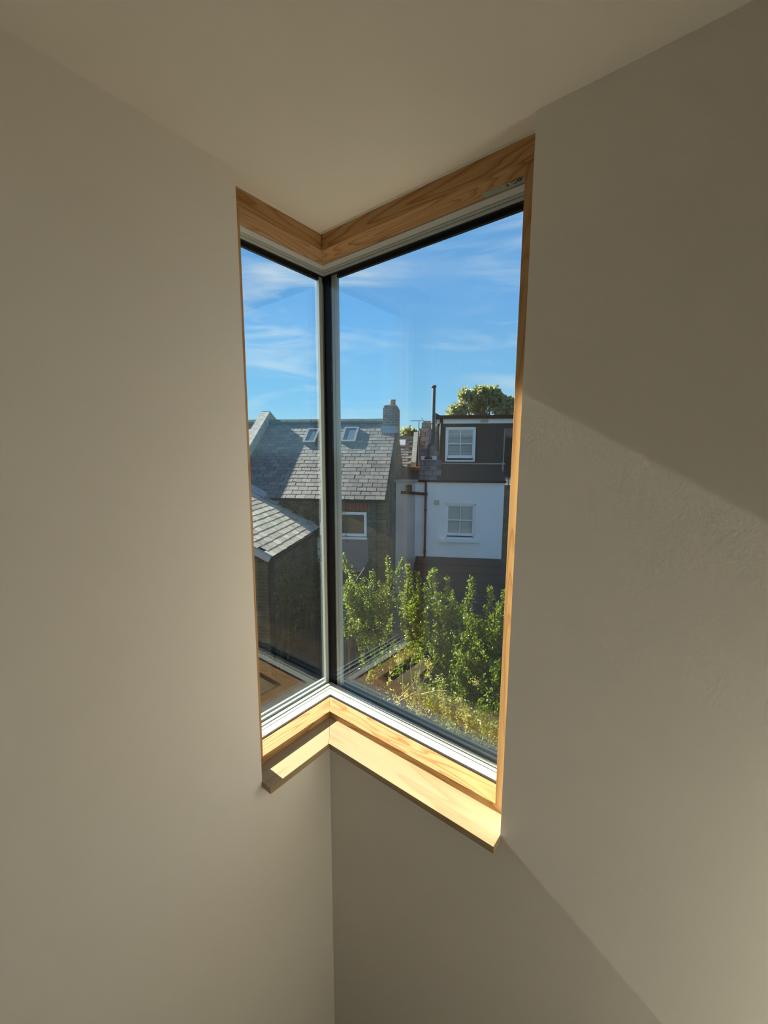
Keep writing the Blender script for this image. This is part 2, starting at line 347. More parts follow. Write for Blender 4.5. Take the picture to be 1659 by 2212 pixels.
corner_pair('head_rail', H1, H2, ZH, ZC, M['head_x'], M['head_y'], WL+.013, WR+.013, 0.001)
corner_pair('caulk_bead', H1-.003, H1, ZC-.006, ZC, M['ceil'], M['ceil'], WL, WR)
bm = B(); box(bm, WRJ, WR+.012, JF+.001, K2, ZK, ZH); bevel(from_bm('jamb', bm, M['pine_z'], win), 0.001)
bm = B(); box(bm, -K2, -JF-.001, -WL-.012, -WLJ, ZK, ZH); bevel(from_bm('jamb', bm, M['pine_z'], win), 0.001)
# aluminium profiles: bottom ledge steps, then the mirrored steps at the head
EL, ER = WL+.012, WR+.012
corner_pair('gasket', K2, 0.290, ZS-TS, ZK-.006, M['gap'], M['gap'], EL, ER)
corner_pair('ledge', 0.168, 0.2035, ZK-.006, ZK+.004, M['alu_w'], M['alu_w'], EL, ER, 0.0008)
corner_pair('glazing_bead', 0.2065, 0.2225, ZK-.006, ZK+.004, M['alu'], M['alu'], EL, ER, 0.0006)
corner_pair('glazing_bead', 0.2260, 0.2440, ZK-.006, ZK+.006, M['alu'], M['alu'], EL, ER, 0.0006)
corner_pair('outer_bead', 0.2800, 0.2900, ZK-.006, ZK+.016, M['alu'], M['alu'], EL, ER)
corner_pair('gasket', H2, 0.300, ZH+.006, ZC, M['gap'], M['gap'], EL, ER)
corner_pair('ledge', 0.1525, 0.186, ZH-.002, ZH+.006, M['alu_w'], M['alu_w'], EL, ER, 0.0008)
corner_pair('glazing_bead', 0.189, 0.2045, ZH-.002, ZH+.006, M['alu'], M['alu'], EL, ER, 0.0006)
corner_pair('glazing_bead', 0.2085, 0.2280, ZH-.002, ZH+.006, M['alu'], M['alu'], EL, ER, 0.0006)
# corner: black seal, spacer bars and the panes
bm = B(); prism(bm, [(-.2115, .2500), (-.2115, .290), (-.290, .290), (-.290, .2475), (-.2500, .2475), (-.2500, .2500)], ZK-.006, ZH+.006); tag(from_bm('corner_seal', bm, M['black'], win), 'black sealed glass corner')
def bar(x0, x1, y0, y1, z0, z1, mat, nm='spacer_bar'):
    bm = B(); box(bm, x0, x1, y0, y1, z0, z1); return from_bm(nm, bm, mat, win)
bar(-.2085, -.1925, .2578, .2712, ZK-.005, ZH+.005, M['spacer']); bar(-.1890, -.1730, .2578, .2712, ZK-.005, ZH+.005, M['spacer'])
bar(-.2712, -.2578, .2255, .2465, ZK-.005, ZH+.005, M['spacer'])
bar(-.1730, ER, .2578, .2712, ZK-.005, ZK+.010, M['alu']); bar(-.1730, ER, .2578, .2712, ZH-.010, ZH+.005, M['gap'])
bar(-.2712, -.2578, -EL, .2255, ZK-.005, ZK+.010, M['alu']); bar(-.2712, -.2578, -EL, .2255, ZH-.010, ZH+.005, M['gap'])
for d0, d1 in ((0.2515, 0.2570), (0.2720, 0.2775)):
    bm = B(); box(bm, -.2110, ER, d0, d1, ZK-.005, ZH+.005); tag(from_bm('glass_pane', bm, M['glass'], win), 'clear pane of the wide right light')
    bm = B(); box(bm, -d1, -d0, -EL, .2470, ZK-.005, ZH+.005); tag(from_bm('glass_pane', bm, M['glass'], win), 'clear pane of the narrow left light')
for px, py in ((740, 1506.5), (688, 1510.5), (1053, 1671), (568, 1587)):
    c = on_z(px, py, ZK+.004); bm = B()
    bmesh.ops.create_cone(bm, cap_ends=True, segments=20, radius1=0.006, radius2=0.0055, depth=0.0014, matrix=Matrix.Translation(c+Vector((0, 0, .0007))))
    from_bm('screw_cap', bm, M['alu_w'], win)
# printed label strip stuck under the head by the right jamb
bm = B(); box(bm, 0.585, WRJ, 0.1195, 0.1455, ZH-.0006, ZH-.0001); lab = tag(from_bm('label_strip', bm, M['tape'], win), 'grey-green printed label strip under the head')
def strokes(pixels, w):
    pts = [on_z(px, py, ZH) for px, py in pixels]; bm = B(); tube(bm, [Vector((p.x, p.y, ZH-.0011)) for p in pts], w, 6)
    o = from_bm('print_mark', bm, M['ink'], None); mw = o.matrix_world.copy(); o.parent = lab
    o.matrix_parent_inverse = (Matrix.Translation(win.location) @ Matrix.Translation(-win.location) @ Matrix.Translation(lab.location)).inverted()
Z1 = lambda x, y: (1040+x/16.59, 360+y/16.59)
strokes([Z1(905, 600), Z1(905, 660), Z1(940, 690), Z1(985, 660), Z1(960, 635), Z1(915, 645)], 0.0009)
strokes([Z1(1030, 555), Z1(1150, 490), Z1(1260, 425)], 0.0009)
strokes([Z1(1150, 605), Z1(1270, 545), Z1(1300, 490), Z1(1290, 440)], 0.0010)
strokes([Z1(1320, 500), Z1(1305, 430), Z1(1360, 385), Z1(1390, 440), Z1(1370, 490), Z1(1320, 500)], 0.0010)
strokes([Z1(1390, 500), Z1(1400, 380), Z1(1450, 455), Z1(1455, 340)], 0.0011)

# ================================================================== OUTSIDE
GZ = -4.75                                   # garden level below the eye
bm = B(); tbox(bm, -40, 40, -6, 60, GZ-.3, GZ); tag(from_bm('ground', bm, M['soil']), 'dark garden ground between the houses', kind='structure')

def room_behind(parent, t0, t1, z0, z1, n0, depth=2.2):
    """a closed room behind a window opening: back, sides, floor and ceiling"""
    bm = B(); v = [bm.verts.new(wp(t, n, z)) for n in (n0, n0+depth) for t, z in ((t0, z0), (t1, z0), (t1, z1), (t0, z1))]
    for q in ((4, 5, 6, 7), (0, 1, 5, 4), (1, 2, 6, 5), (2, 3, 7, 6), (3, 0, 4, 7)): bm.faces.new([v[i] for i in q])
    return from_bm('room_behind_window', bm, M['room'], parent)
def wall_with_opening(bm, t0, t1, n0, n1, z0, z1, o):
    tbox(bm, t0, o[0], n0, n1, z0, z1); tbox(bm, o[1], t1, n0, n1, z0, z1); tbox(bm, o[0], o[1], n0, n1, z0, o[2]); tbox(bm, o[0], o[1], n0, n1, o[3], z1)

# ------------------------------------------------------------------ slate-roofed house
RP = math.radians(36); D0, ZE = 11.0, -1.25                 # eaves distance and height
TP, TG = -6.0, -1.42                                        # parapet, right verge
RN, RZ = 14.22, 1.10                                         # ridge
RN = D0 + (RZ-ZE)/math.tan(RP)
house = thing('slate_roofed_house', 'brown brick house with weathered slate roof, two skylights and a chimney', 'house', wp(-3.6, 12, GZ))
def rp(t, s, h=0.0):
    """point on the roof: t along, s up the slope from the eaves, h off the slope"""
    return wp(t, D0 + s*math.cos(RP) - h*math.sin(RP), ZE + s*math.sin(RP) + h*math.cos(RP))
SLEN = (RN-D0)/math.cos(RP)
FWN = 11.22                                                   # front wall plane
bm = B()
hull8(bm, [rp(-9.5, 0, -.03), rp(TG, 0, -.03), rp(TG, SLEN, -.03), rp(-9.5, SLEN, -.03)], [rp(-9.5, 0, -.10), rp(TG, 0, -.10), rp(TG, SLEN, -.10), rp(-9.5, SLEN, -.10)])
from_bm('roof_deck', bm, M['slate_under'], house)
BN, BZ = 17.3, -0.95
bm = B(); hull8(bm, [wp(-9.5, RN, RZ-.06), wp(TG, RN, RZ-.06), wp(TG, BN, BZ), wp(-9.5, BN, BZ)], [wp(-9.5, RN, RZ-.16), wp(TG, RN, RZ-.16), wp(TG, BN, BZ-.1), wp(-9.5, BN, BZ-.1)])
from_bm('rear_roof', bm, M['slate_d'], house)
wl_, wt_, wr_, wb_ = at_n(712, 1106, FWN)[0], at_n(760, 1106, FWN)[2], at_n(792, 1130, FWN)[0], at_n(760, 1158, FWN)[2]
bm = B(); wall_with_opening(bm, -9.5, TG-.27, FWN, FWN+.25, GZ, ZE+.02, (wl_, wr_, wb_, wt_)); from_bm('front_wall', bm, M['stock'], house)
room_behind(house, wl_-.6, wr_+.15, wb_-.7, wt_+.2, FWN+.25)
bm = B()
prof = [(FWN+.0, GZ), (FWN+.0, ZE+.02), (RN, RZ-.06), (BN, BZ-.02), (BN, GZ)]
hull8(bm, [wp(TG-.26, n, z) for n, z in prof], [wp(TG-.0, n, z) for n, z in prof]); from_bm('gable_wall', bm, M['stock_n'], house)
# skylight footprints on the slope
SKY = []
for nm, pts in (('L', [(664, 925), (692.4, 925.7), (679, 955), (655, 955)]), ('R', [(744.7, 922.5), (776, 922.5), (767.6, 952.6), (735, 953.8)])):
    q = [on_roof(px, py, D0, ZE, RP, 0.075) for px, py in pts]
    t0 = (q[0][0]+q[3][0])/2; t1 = (q[1][0]+q[2][0])/2
    s = [(n-D0+0.075*math.sin(RP))/math.cos(RP) for _, n, _ in q]
    SKY.append((t0, t1, (s[2]+s[3])/2, (s[0]+s[1])/2))
# slates: one mesh, laid in courses; the 300 that show largest are objects of their own
ROWS = 22; GA = SLEN/ROWS*0.985; SW = 0.285
def slate_mesh(name, w, l, th, seed):
    r = random.Random(seed); bm = B()
    e = [r.uniform(-.012, .004) for _ in range(4)]
    top = [(-w/2+.008, e[0]), (-w/6, e[1]), (w/5, e[2]), (w/2-.008, e[3]), (w/2-.008, l), (-w/2+.008, l)]
    a = [bm.verts.new((x, y, th if y < l/2 else 0.001)) for x, y in top]; b = [bm.verts.new((x, y, 0 if y < l/2 else -.004)) for x, y in top]
    bm.faces.new(a); bm.faces.new(b[::-1])
    for i in range(6): bm.faces.new((a[i], b[i], b[(i+1) % 6], a[(i+1) % 6]))
    bmesh.ops.recalc_face_normals(bm, faces=bm.faces[:]); me = bpy.data.meshes.new(name); bm.to_mesh(me); bm.free(); return me
def inside_sky(t, s):
    return any(a+.05 < t < b-.05 and c+.05 < s+GA/2 < d-.05 for a, b, c, d in SKY)
def frame_m(t_ax, s_ax):
    n_ax = t_ax.cross(s_ax); return Matrix((t_ax, s_ax, n_ax)).transposed()
SAX = (NN*math.cos(RP) + Vector((0, 0, math.sin(RP))))
RM = frame_m(TT, SAX)
TILT = math.atan2(0.004, GA)
SM = [slate_mesh('slate', SW, GA*1.12, 0.004, k) for k in range(5)]
for me in SM: me.materials.append(M['slate'])
def lay(parent, meshes, spots, matrix, tilt, name='slate'):
    for i, (p, w) in enumerate(spots):
        o = bpy.data.objects.new(name, meshes[i % len(meshes)] if w is None else w); COL.objects.link(o)
        j = Matrix.Rotation(random.gauss(0, .012), 3, 'Z') @ Matrix.Rotation(-tilt + random.gauss(0, .005), 3, 'X')
        o.matrix_basis = Matrix.Translation(p) @ (matrix @ j).to_4x4()
        o.parent = parent; o.matrix_parent_inverse = Matrix.Translation(-parent.location)
def bake(parent, meshes, spots, matrix, tilt, mat, name):
    vs_, fs = [], []
    for i, p in enumerate(spots):
        me = meshes[i % len(meshes)]; j = Matrix.Rotation(random.gauss(0, .012), 3, 'Z') @ Matrix.Rotation(-tilt + random.gauss(0, .008), 3, 'X')
        mm = Matrix.Translation(p) @ (matrix @ j).to_4x4(); k = len(vs_)
        vs_ += [mm @ v.co for v in me.vertices]; fs += [[k+x for x in q.vertices] for q in me.polygons]
    me = bpy.data.meshes.new(name); me.from_pydata(vs_, [], fs); o = link(name, me, mat, parent); o['kind'] = 'stuff'; return o
spots = []
for r in range(ROWS):
    s = r*GA - .03; off = (r % 2)*SW/2; k = 0
    while True:
        t = TG - SW/2 - off*0 - k*SW - (SW/2 if r % 2 else 0); k += 1
        if t < -9.4: break
        if not inside_sky(t, s): spots.append((rp(t + random.gauss(0, .004), s, 0.004), t, s))
    if r % 2: spots.append((rp(TG-SW/4, s, 0.004), TG-SW/4, s))
vis = sorted([x for x in spots if x[1] > TP], key=lambda x: -x[1]); main = vis[:298]; ids = set(id(x) for x in main)
half = slate_mesh('slate_half', SW/2, GA*1.12, 0.004, 9); half.materials.append(M['slate'])
lay(house, SM, [(x[0], half if abs(x[1]-(TG-SW/4)) < 1e-6 else None) for x in main], RM, TILT)
bake(house, SM, [x[0] for x in spots if id(x) not in ids], RM, TILT, M['slate'], 'far_slates')
# ridge tiles
def ridge_tile(t0, t1, parent, rn, rz, mat):
    bm = B(); pr = [(-.17, -.10), (-.15, -.03), (-.06, .055), (.06, .055), (.15, -.03), (.17, -.10), (.13, -.10), (0, .01), (-.13, -.10)]
    hull8(bm, [wp(t0, rn+a, rz+b) for a, b in pr], [wp(t1, rn+a, rz+b) for a, b in pr]); return from_bm('ridge_tile', bm, mat, parent)
t = -9.4
while t < -1.95:
    ridge_tile(t, min(t+.445, -1.9), house, RN, RZ+.02+random.gauss(0, .004), M['ridge']); t += .45
# skylights
for i, (a, b, c, d) in enumerate(SKY):
    f = B()
    for (u0, u1, w0, w1) in ((a, b, c, c+.07), (a, b, d-.07, d), (a, a+.07, c+.07, d-.07), (b-.07, b, c+.07, d-.07)):
        hull8(f, [rp(u0, w0, -.02), rp(u1, w0, -.02), rp(u1, w1, -.02), rp(u0, w1, -.02)], [rp(u0, w0, .085), rp(u1, w0, .085), rp(u1, w1, .085), rp(u0, w1, .085)])
    sk = from_bm('skylight', f, M['skyframe'], house)
    p = B(); hull8(p, [rp(a+.07, c+.07, .05), rp(b-.07, c+.07, .05), rp(b-.07, d-.07, .05), rp(a+.07, d-.07, .05)], [rp(a+.07, c+.07, .06), rp(b-.07, c+.07, .06), rp(b-.07, d-.07, .06), rp(a+.07, d-.07, .06)])
    o = from_bm('pane', p, M['skylite'], None); o.parent = sk; o.matrix_parent_inverse = Matrix.Translation(sk.location).inverted()
# chimney with flashing and pot
c0, c1, cn0, cn1 = -1.86, -1.37, RN-.46, RN+.36
bm = B(); tbox(bm, c0, c1, cn0, cn1, 0.3, 1.50); cht = from_bm('chimney', bm, M['chim'], house)
def sub(o, par):
    o.parent = par; o.matrix_parent_inverse = Matrix.Translation(par.location).inverted(); return o
bm = B(); tbox(bm, c0+.03, c1-.03, cn0+.04, cn1-.08, 1.50, 1.56); sub(from_bm('top_course', bm, M['chim'], None), cht)
bm = B(); tbox(bm, c0+.05, c1-.06, cn0+.10, cn1-.14, 1.56, 1.60); sub(from_bm('mortar_cap', bm, M['cement'], None), cht)
bm = B(); pc = wp(-1.58, RN-.05, 0); tube(bm, [Vector((pc.x, pc.y, ZO+1.59)), Vector((pc.x, pc.y, ZO+1.74)), Vector((pc.x, pc.y, ZO+1.80))], [.10, .095, .11], 16); sub(from_bm('chimney_pot', bm, M['pot'], None, True), cht)
bm = B(); s0 = (cn0-D0)/math.cos(RP)
hull8(bm, [rp(c0-.06, s0-.22, .02), rp(c1+.02, s0-.22, .02), rp(c1+.02, s0+.05, .03), rp(c0-.06, s0+.05, .03)], [rp(c0-.06, s0-.22, .028), rp(c1+.02, s0-.22, .028), rp(c1+.02, s0+.05, .13), rp(c0-.06, s0+.05, .13)])
from_bm('lead_flashing', bm, M['lead'], house)
# party parapet with raking coping: right face at TP, 0.39 above the slates, peak on the ridge
tr = math.tan(RP); PH = .34
def zr_(n): return ZE + (n-D0)*tr
prof = [(D0-.12, ZE-.30), (D0-.12, zr_(D0-.12)+PH), (RN-.06, zr_(RN-.06)+PH), (RN+.06, RZ+.30), (RN+.72, RZ+.0), (RN+.72, RZ-.75), (RN, RZ-.35)]
bm = B(); hull8(bm, [wp(TP-.26, n, z) for n, z in prof], [wp(TP-.0, n, z) for n, z in prof]); from_bm('party_parapet', bm, M['cement'], house)
n = D0-.14
while n < RN-.12:
    n2 = min(n+.47, RN-.02); bm = B()
    hull8(bm, [wp(TP-.31, n, zr_(n)+PH), wp(TP+.035, n, zr_(n)+PH), wp(TP+.035, n2-.008, zr_(n2-.008)+PH), wp(TP-.31, n2-.008, zr_(n2-.008)+PH)],
          [wp(TP-.29, n, zr_(n)+PH+.06), wp(TP+.02, n, zr_(n)+PH+.06), wp(TP+.02, n2-.008, zr_(n2-.008)+PH+.06), wp(TP-.29, n2-.008, zr_(n2-.008)+PH+.06)])
    from_bm('coping_stone', bm, M['cement'], house); n = n2
bm = B(); hull8(bm, [wp(TP-.31, RN-.05, RZ+.30), wp(TP+.035, RN-.05, RZ+.30), wp(TP+.035, RN+.74, RZ-.02), wp(TP-.31, RN+.74, RZ-.02)], [wp(TP-.29, RN-.03, RZ+.37), wp(TP+.02, RN-.03, RZ+.37), wp(TP+.02, RN+.74, RZ+.05), wp(TP-.29, RN+.74, RZ+.05)]); from_bm('coping_stone', bm, M['cement'], house)
# gutter, window, lintel and panel on the front wall
bm = B(); tbox(bm, -9.5, TG+.02, D0+.02, FWN-.005, ZE-.10, ZE-.03); from_bm('gutter', bm, M['pipe'], house)
def pn(px, py, n): return at_n(px, py, n)
def framed_window(parent, t0, t1, z0, z1, n, fw, mat, glassm, name='window', depth=.06):
    f = B()
    for q in ((t0, t1, z0, z0+fw), (t0, t1, z1-fw, z1), (t0, t0+fw, z0+fw, z1-fw), (t1-fw, t1, z0+fw, z1-fw)): tbox(f, q[0], q[1], n-depth, n, q[2], q[3])
    w = from_bm(name, f, mat, parent); p = B(); tbox(p, t0+fw, t1-fw, n-.03, n-.02, z0+fw, z1-fw); sub(from_bm('pane', p, glassm, None), w); return w
framed_window(house, wl_, wr_, wb_, wt_, FWN+.05, .075, M['upvc'], M['glass'])
bm = B(); tbox(bm, wl_-.02, wr_+.02, FWN-.12, FWN, wb_-.07, wb_-.015); from_bm('window_ledge', bm, M['upvc'], house)
zt = pn(760, 1086, FWN)[2]; nb = 10
for i in range(nb):
    a = wl_+(wr_-wl_+.03)*i/nb; b = wl_+(wr_-wl_+.03)*(i+1)/nb; bm = B(); tbox(bm, a+.006, b-.006, FWN-.02-random.random()*.006, FWN, wt_+.05, zt); from_bm('lintel_brick', bm, M['redbrick'], house)
zb = pn(760, 1227, FWN)[2]
bm = B(); tbox(bm, wl_, wr_+.05, FWN-.05, FWN, zb, wb_-.075); from_bm('panel', bm, M['panel'], house)
bm = B(); tbox(bm, wl_, wr_+.08, FWN-.10, FWN, zb-.07, zb-.01); from_bm('panel_ledge', bm, M['lead'], house)

# ------------------------------------------------------------------ rear outrigger with lichen-covered slates
OT, OZ, ON0, ON1, OP = -3.31, -2.07, 7.64, 11.15, math.radians(26)
outr = thing('rear_outrigger', 'low brick back extension with a lichen-pale slate roof, partly overgrown', 'building', wp(OT-1.5, 9.4, GZ))
def op_(s, n, h=0.0): return wp(OT - s*math.cos(OP) + h*math.sin(OP), n, OZ + s*math.sin(OP) + h*math.cos(OP))
OS = 3.3
bm = B(); hull8(bm, [op_(-.02, ON0, -.03), op_(-.02, ON1, -.03), op_(OS, ON1, -.03), op_(OS, ON0, -.03)], [op_(-.02, ON0, -.10), op_(-.02, ON1, -.10), op_(OS, ON1, -.10), op_(OS, ON0, -.10)]); from_bm('roof_deck', bm, M['slate_under'], outr)
bm = B(); hull8(bm, [wp(OT-.12, ON0+.08, GZ), wp(OT-.12, ON1, GZ), wp(OT-.37, ON1, GZ), wp(OT-.37, ON0+.08, GZ)], [wp(OT-.12, ON0+.08, OZ-.03), wp(OT-.12, ON1, OZ-.03), wp(OT-.37, ON1, OZ+.08), wp(OT-.37, ON0+.08, OZ+.08)]); from_bm('side_wall', bm, M['stock_n'], outr)
bm = B(); z1_ = OZ + OS*math.sin(OP) - .12
hull8(bm, [wp(OT-.12, ON0+.08, GZ), wp(OT-.12, ON0+.08, OZ-.06), wp(OT-OS*math.cos(OP), ON0+.08, z1_), wp(OT-OS*math.cos(OP), ON0+.08, GZ)], [wp(OT-.12, ON0+.33, GZ), wp(OT-.12, ON0+.33, OZ-.06), wp(OT-OS*math.cos(OP), ON0+.33, z1_), wp(OT-OS*math.cos(OP), ON0+.33, GZ)]); from_bm('end_wall', bm, M['stock'], outr)
OG, OW = .184, .285
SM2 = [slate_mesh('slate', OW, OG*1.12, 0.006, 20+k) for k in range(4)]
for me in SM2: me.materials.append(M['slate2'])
SAX2 = (-TT*math.cos(OP) + Vector((0, 0, math.sin(OP)))); RM2 = frame_m(NN, SAX2)
sp2 = []
for r in range(17):
    n = ON0 + OW/2 + (OW/2 if r % 2 else 0)
    while n < ON1 - .05: sp2.append((op_(r*OG-.03, n, .004), None)); n += OW
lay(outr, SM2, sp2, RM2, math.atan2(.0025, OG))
bm = B(); tube(bm, [wp(OT+.03, ON0, OZ-.08), wp(OT+.03, ON1-.05, OZ-.08)], .05, 10); from_bm('gutter', bm, M['pipe'], outr, True)
bm = B(); tube(bm, [wp(OT-.06, ON0+.14, OZ-.1), wp(OT-.06, ON0+.14, GZ)], .035, 10); from_bm('downpipe', bm, M['pipe'], outr, True)
bm = B(); hull8(bm, [op_(-.02, ON0-.06, -.12), op_(-.02, ON0, -.12), op_(OS, ON0, -.12), op_(OS, ON0-.06, -.12)], [op_(-.02, ON0-.06, .0), op_(-.02, ON0, .02), op_(OS, ON0, .02), op_(OS, ON0-.06, .0)]); from_bm('verge_trim', bm, M['lead'], outr)
bm = B(); hull8(bm, [op_(1.35, ON1-.18, .02), op_(1.35, ON1, .02), op_(OS, ON1, .02), op_(OS, ON1-.18, .02)], [op_(1.35, ON1-.18, .03), op_(1.35, ON1, .16), op_(OS, ON1, .16), op_(OS, ON1-.18, .03)]); from_bm('lead_flashing', bm, M['lead'], outr)
# small open casement and white boxes at the wall by the glass corner
def side_frame(parent, name, px0, px1, py0, py1, mat):
    a = at_t(px0, py1, OT-.05); b = at_t(px1, py0, OT-.05)
    f = B(); n0, n1, z0, z1 = a[1], b[1], a[2], b[2]; w = .05
    n0, n1 = min(n0, n1), max(n0, n1); z0, z1 = min(z0, z1), max(z0, z1)
    for q in ((n0, n1, z0, z0+w), (n0, n1, z1-w, z1), (n0, n0+w, z0+w, z1-w), (n1-w, n1, z0+w, z1-w)): tbox(f, OT-.12, OT-.05, q[0], q[1], q[2], q[3])
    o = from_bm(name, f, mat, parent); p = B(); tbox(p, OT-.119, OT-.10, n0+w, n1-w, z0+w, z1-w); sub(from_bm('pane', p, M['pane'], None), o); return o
a = at_t(687, 1190, OT); 
f = B(); n_, z_ = a[1], at_t(687, 1178, OT)[2]
side_frame(outr, 'window', 690, 706, 1200, 1158, M['upvc'])
bm = B(); q0 = at_n(694, 1213, 10.9); q1 = at_n(694, 1270, 10.9); tbox(bm, q0[0]+.02, q0[0]+.30, 10.85, 10.95, q1[2], q0[2]); from_bm('white_board', bm, M['upvc'], outr)
bm = B(); q0 = at_n(692, 1129, 10.9); tbox(bm, q0[0], q0[0]+.4, 10.85, 10.9, q0[2]-.34, q0[2]); from_bm('fascia_box', bm, M['upvc'], outr)

# ------------------------------------------------------------------ white house with loft dormer
VN = 13.3
wh = thing('white_rendered_house', 'white rendered house with dark loft dormer, sash windows and black pipes', 'house', wp(.8, VN+1, GZ))
T0, T1 = -1.36, 2.11; TM = pn(905, 1043, VN)[0]
zg = pn(1000, 1042, VN)[2]
WN = VN+.10; wo = (pn(961.5, 1125, WN)[0], pn(1026, 1125, WN)[0], pn(994, 1163, WN)[2], pn(994, 1087, WN)[2])
bm = B(); tbox(bm, TM-.12, wo[0], VN, VN+.3, GZ, zg); tbox(bm, wo[1], T1, VN, VN+.3, GZ, zg); tbox(bm, wo[0], wo[1], VN, VN+.3, GZ, wo[2]); tbox(bm, wo[0], wo[1], VN, VN+.3, wo[3], zg); from_bm('front_wall', bm, M['render'], wh)
room_behind(wh, wo[0]-.4, wo[1]+.4, wo[2]-.6, wo[3]+.25, VN+.3)
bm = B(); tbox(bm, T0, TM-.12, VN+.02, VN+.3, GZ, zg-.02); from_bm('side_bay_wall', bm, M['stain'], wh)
bm = B(); tbox(bm, T1-.3, T1, VN+.3, VN+4, GZ, zg); from_bm('right_wall', bm, M['render'], wh)
bm = B(); tbox(bm, T0-.05, TM-.02, VN-.05, VN+.34, zg-.02, zg+.05); from_bm('bay_coping', bm, M['lead'], wh)
bm = B(); tbox(bm, TM+.2, T1, VN-.02, VN, zg-.10, zg-.005); from_bm('eaves_board', bm, M['white'], wh)
def gutter_run(name, t0, t1, n, z, r, parent):
    bm = B(); pr = [(math.cos(a)*r, math.sin(a)*r) for a in [math.pi + i*math.pi/8 for i in range(9)]] + [(math.cos(a)*r*.8, math.sin(a)*r*.8) for a in [2*math.pi - i*math.pi/8 for i in range(9)]]
    hull8(bm, [wp(t0, n+a, z+b) for a, b in pr], [wp(t1, n+a, z+b) for a, b in pr]); return from_bm(name, bm, M['pipe'], parent)
gutter_run('gutter', TM-.02, T1+.03, VN-.08, zg+.075, .075, wh)
# mansard slope and dormer
DN = 13.95; zd = pn(1010, 1003, DN)[2]; zdt = pn(1010, 915, DN)[2]; zft = pn(1010, 905, DN)[2]
TD0 = pn(944, 1000, DN)[0]
bm = B(); hull8(bm, [wp(TD0-.02, VN-.10, zg+.06), wp(T1+.02, VN-.10, zg+.06), wp(T1-.06, DN, zd), wp(TD0-.02, DN, zd)], [wp(TD0-.02, VN-.10, zg-.0), wp(T1+.02, VN-.10, zg-.0), wp(T1-.06, DN, zd-.15), wp(TD0-.02, DN, zd-.15)]); from_bm('mansard_slope', bm, M['felt'], wh)
T2 = 3.6
TDR = pn(1087, 960, DN)[0]
do = (pn(962, 960, DN-.01)[0]+.001, pn(1026.5, 960, DN-.01)[0]-.001, pn(994, 997, DN-.01)[2]+.001, pn(994, 923, DN-.01)[2]-.001)
room_behind(wh, do[0]-.05, do[1]+.6, do[2]-.02, do[3]+.03, DN+.2, 1.8)
bm = B(); wall_with_opening(bm, TD0, TDR, DN, DN+.2, zd-.1, zdt, do); tbox(bm, TDR, T2, DN, DN+.2, zdt-.15, zdt); tbox(bm, TD0, TD0+.15, DN+.2, DN+3, zd-.4, zdt); from_bm('dormer_wall', bm, M['clad'], wh)
bm = B(); tbox(bm, TD0-.03, T2, DN-.06, DN+3, zdt, zft); from_bm('dormer_fascia', bm, M['white'], wh)
bm = B(); tbox(bm, TD0-.08, T2, DN-.10, DN+3.1, zft, zft+.05); from_bm('dormer_roof', bm, M['felt'], wh)
bm = B(); hull8(bm, [wp(TD0-.09, DN-.12, zft-.02), wp(TD0+.02, DN-.12, zft-.02), wp(TD0+.02, DN+2, zft-.02), wp(TD0-.09, DN+2, zft-.02)], [wp(TD0-.09, DN-.12, zft+.20), wp(TD0+.10, DN-.12, zft+.10), wp(TD0+.10, DN+2, zft+.10), wp(TD0-.09, DN+2, zft+.20)]); from_bm('roof_kerb', bm, M['felt'], wh)
gutter_run('gutter', TD0-.06, T2, DN-.16, zft+.10, .105, wh)
bm = B(); tbox(bm, TD0-.02, TDR+.1, DN-.03, DN+.02, zd-.0, zd+.045); from_bm('lead_apron', bm, M['lead'], wh)
a = pn(1038, 906, DN-.07); b = pn(1055, 913, DN-.07); bm = B(); tbox(bm, a[0], b[0], DN-.075, DN-.06, b[2], a[2]); from_bm('air_vent', bm, M['beige'], wh)
a = pn(953.5, 906, DN-.1); bm = B(); tube(bm, [wp(a[0], DN-.09, zft), wp(a[0], DN-.09, zd+.05)], .05, 12); from_bm('downpipe', bm, M['pipe'], wh, True)
a = pn(1031, 922, DN); b = pn(1086, 1000, DN); bm = B(); tbox(bm, a[0], b[0], DN-.02, DN, b[2]+.03, a[2]); from_bm('cladding_panel', bm, M['clad'], wh)
for px in (1044, 1058, 1072):
    a = pn(px, 960, DN); bm = B(); tbox(bm, a[0]-.012, a[0]+.012, DN-.032, DN-.02, zd+.08, zdt-.1); from_bm('cover_strip', bm, M['clad'], wh)
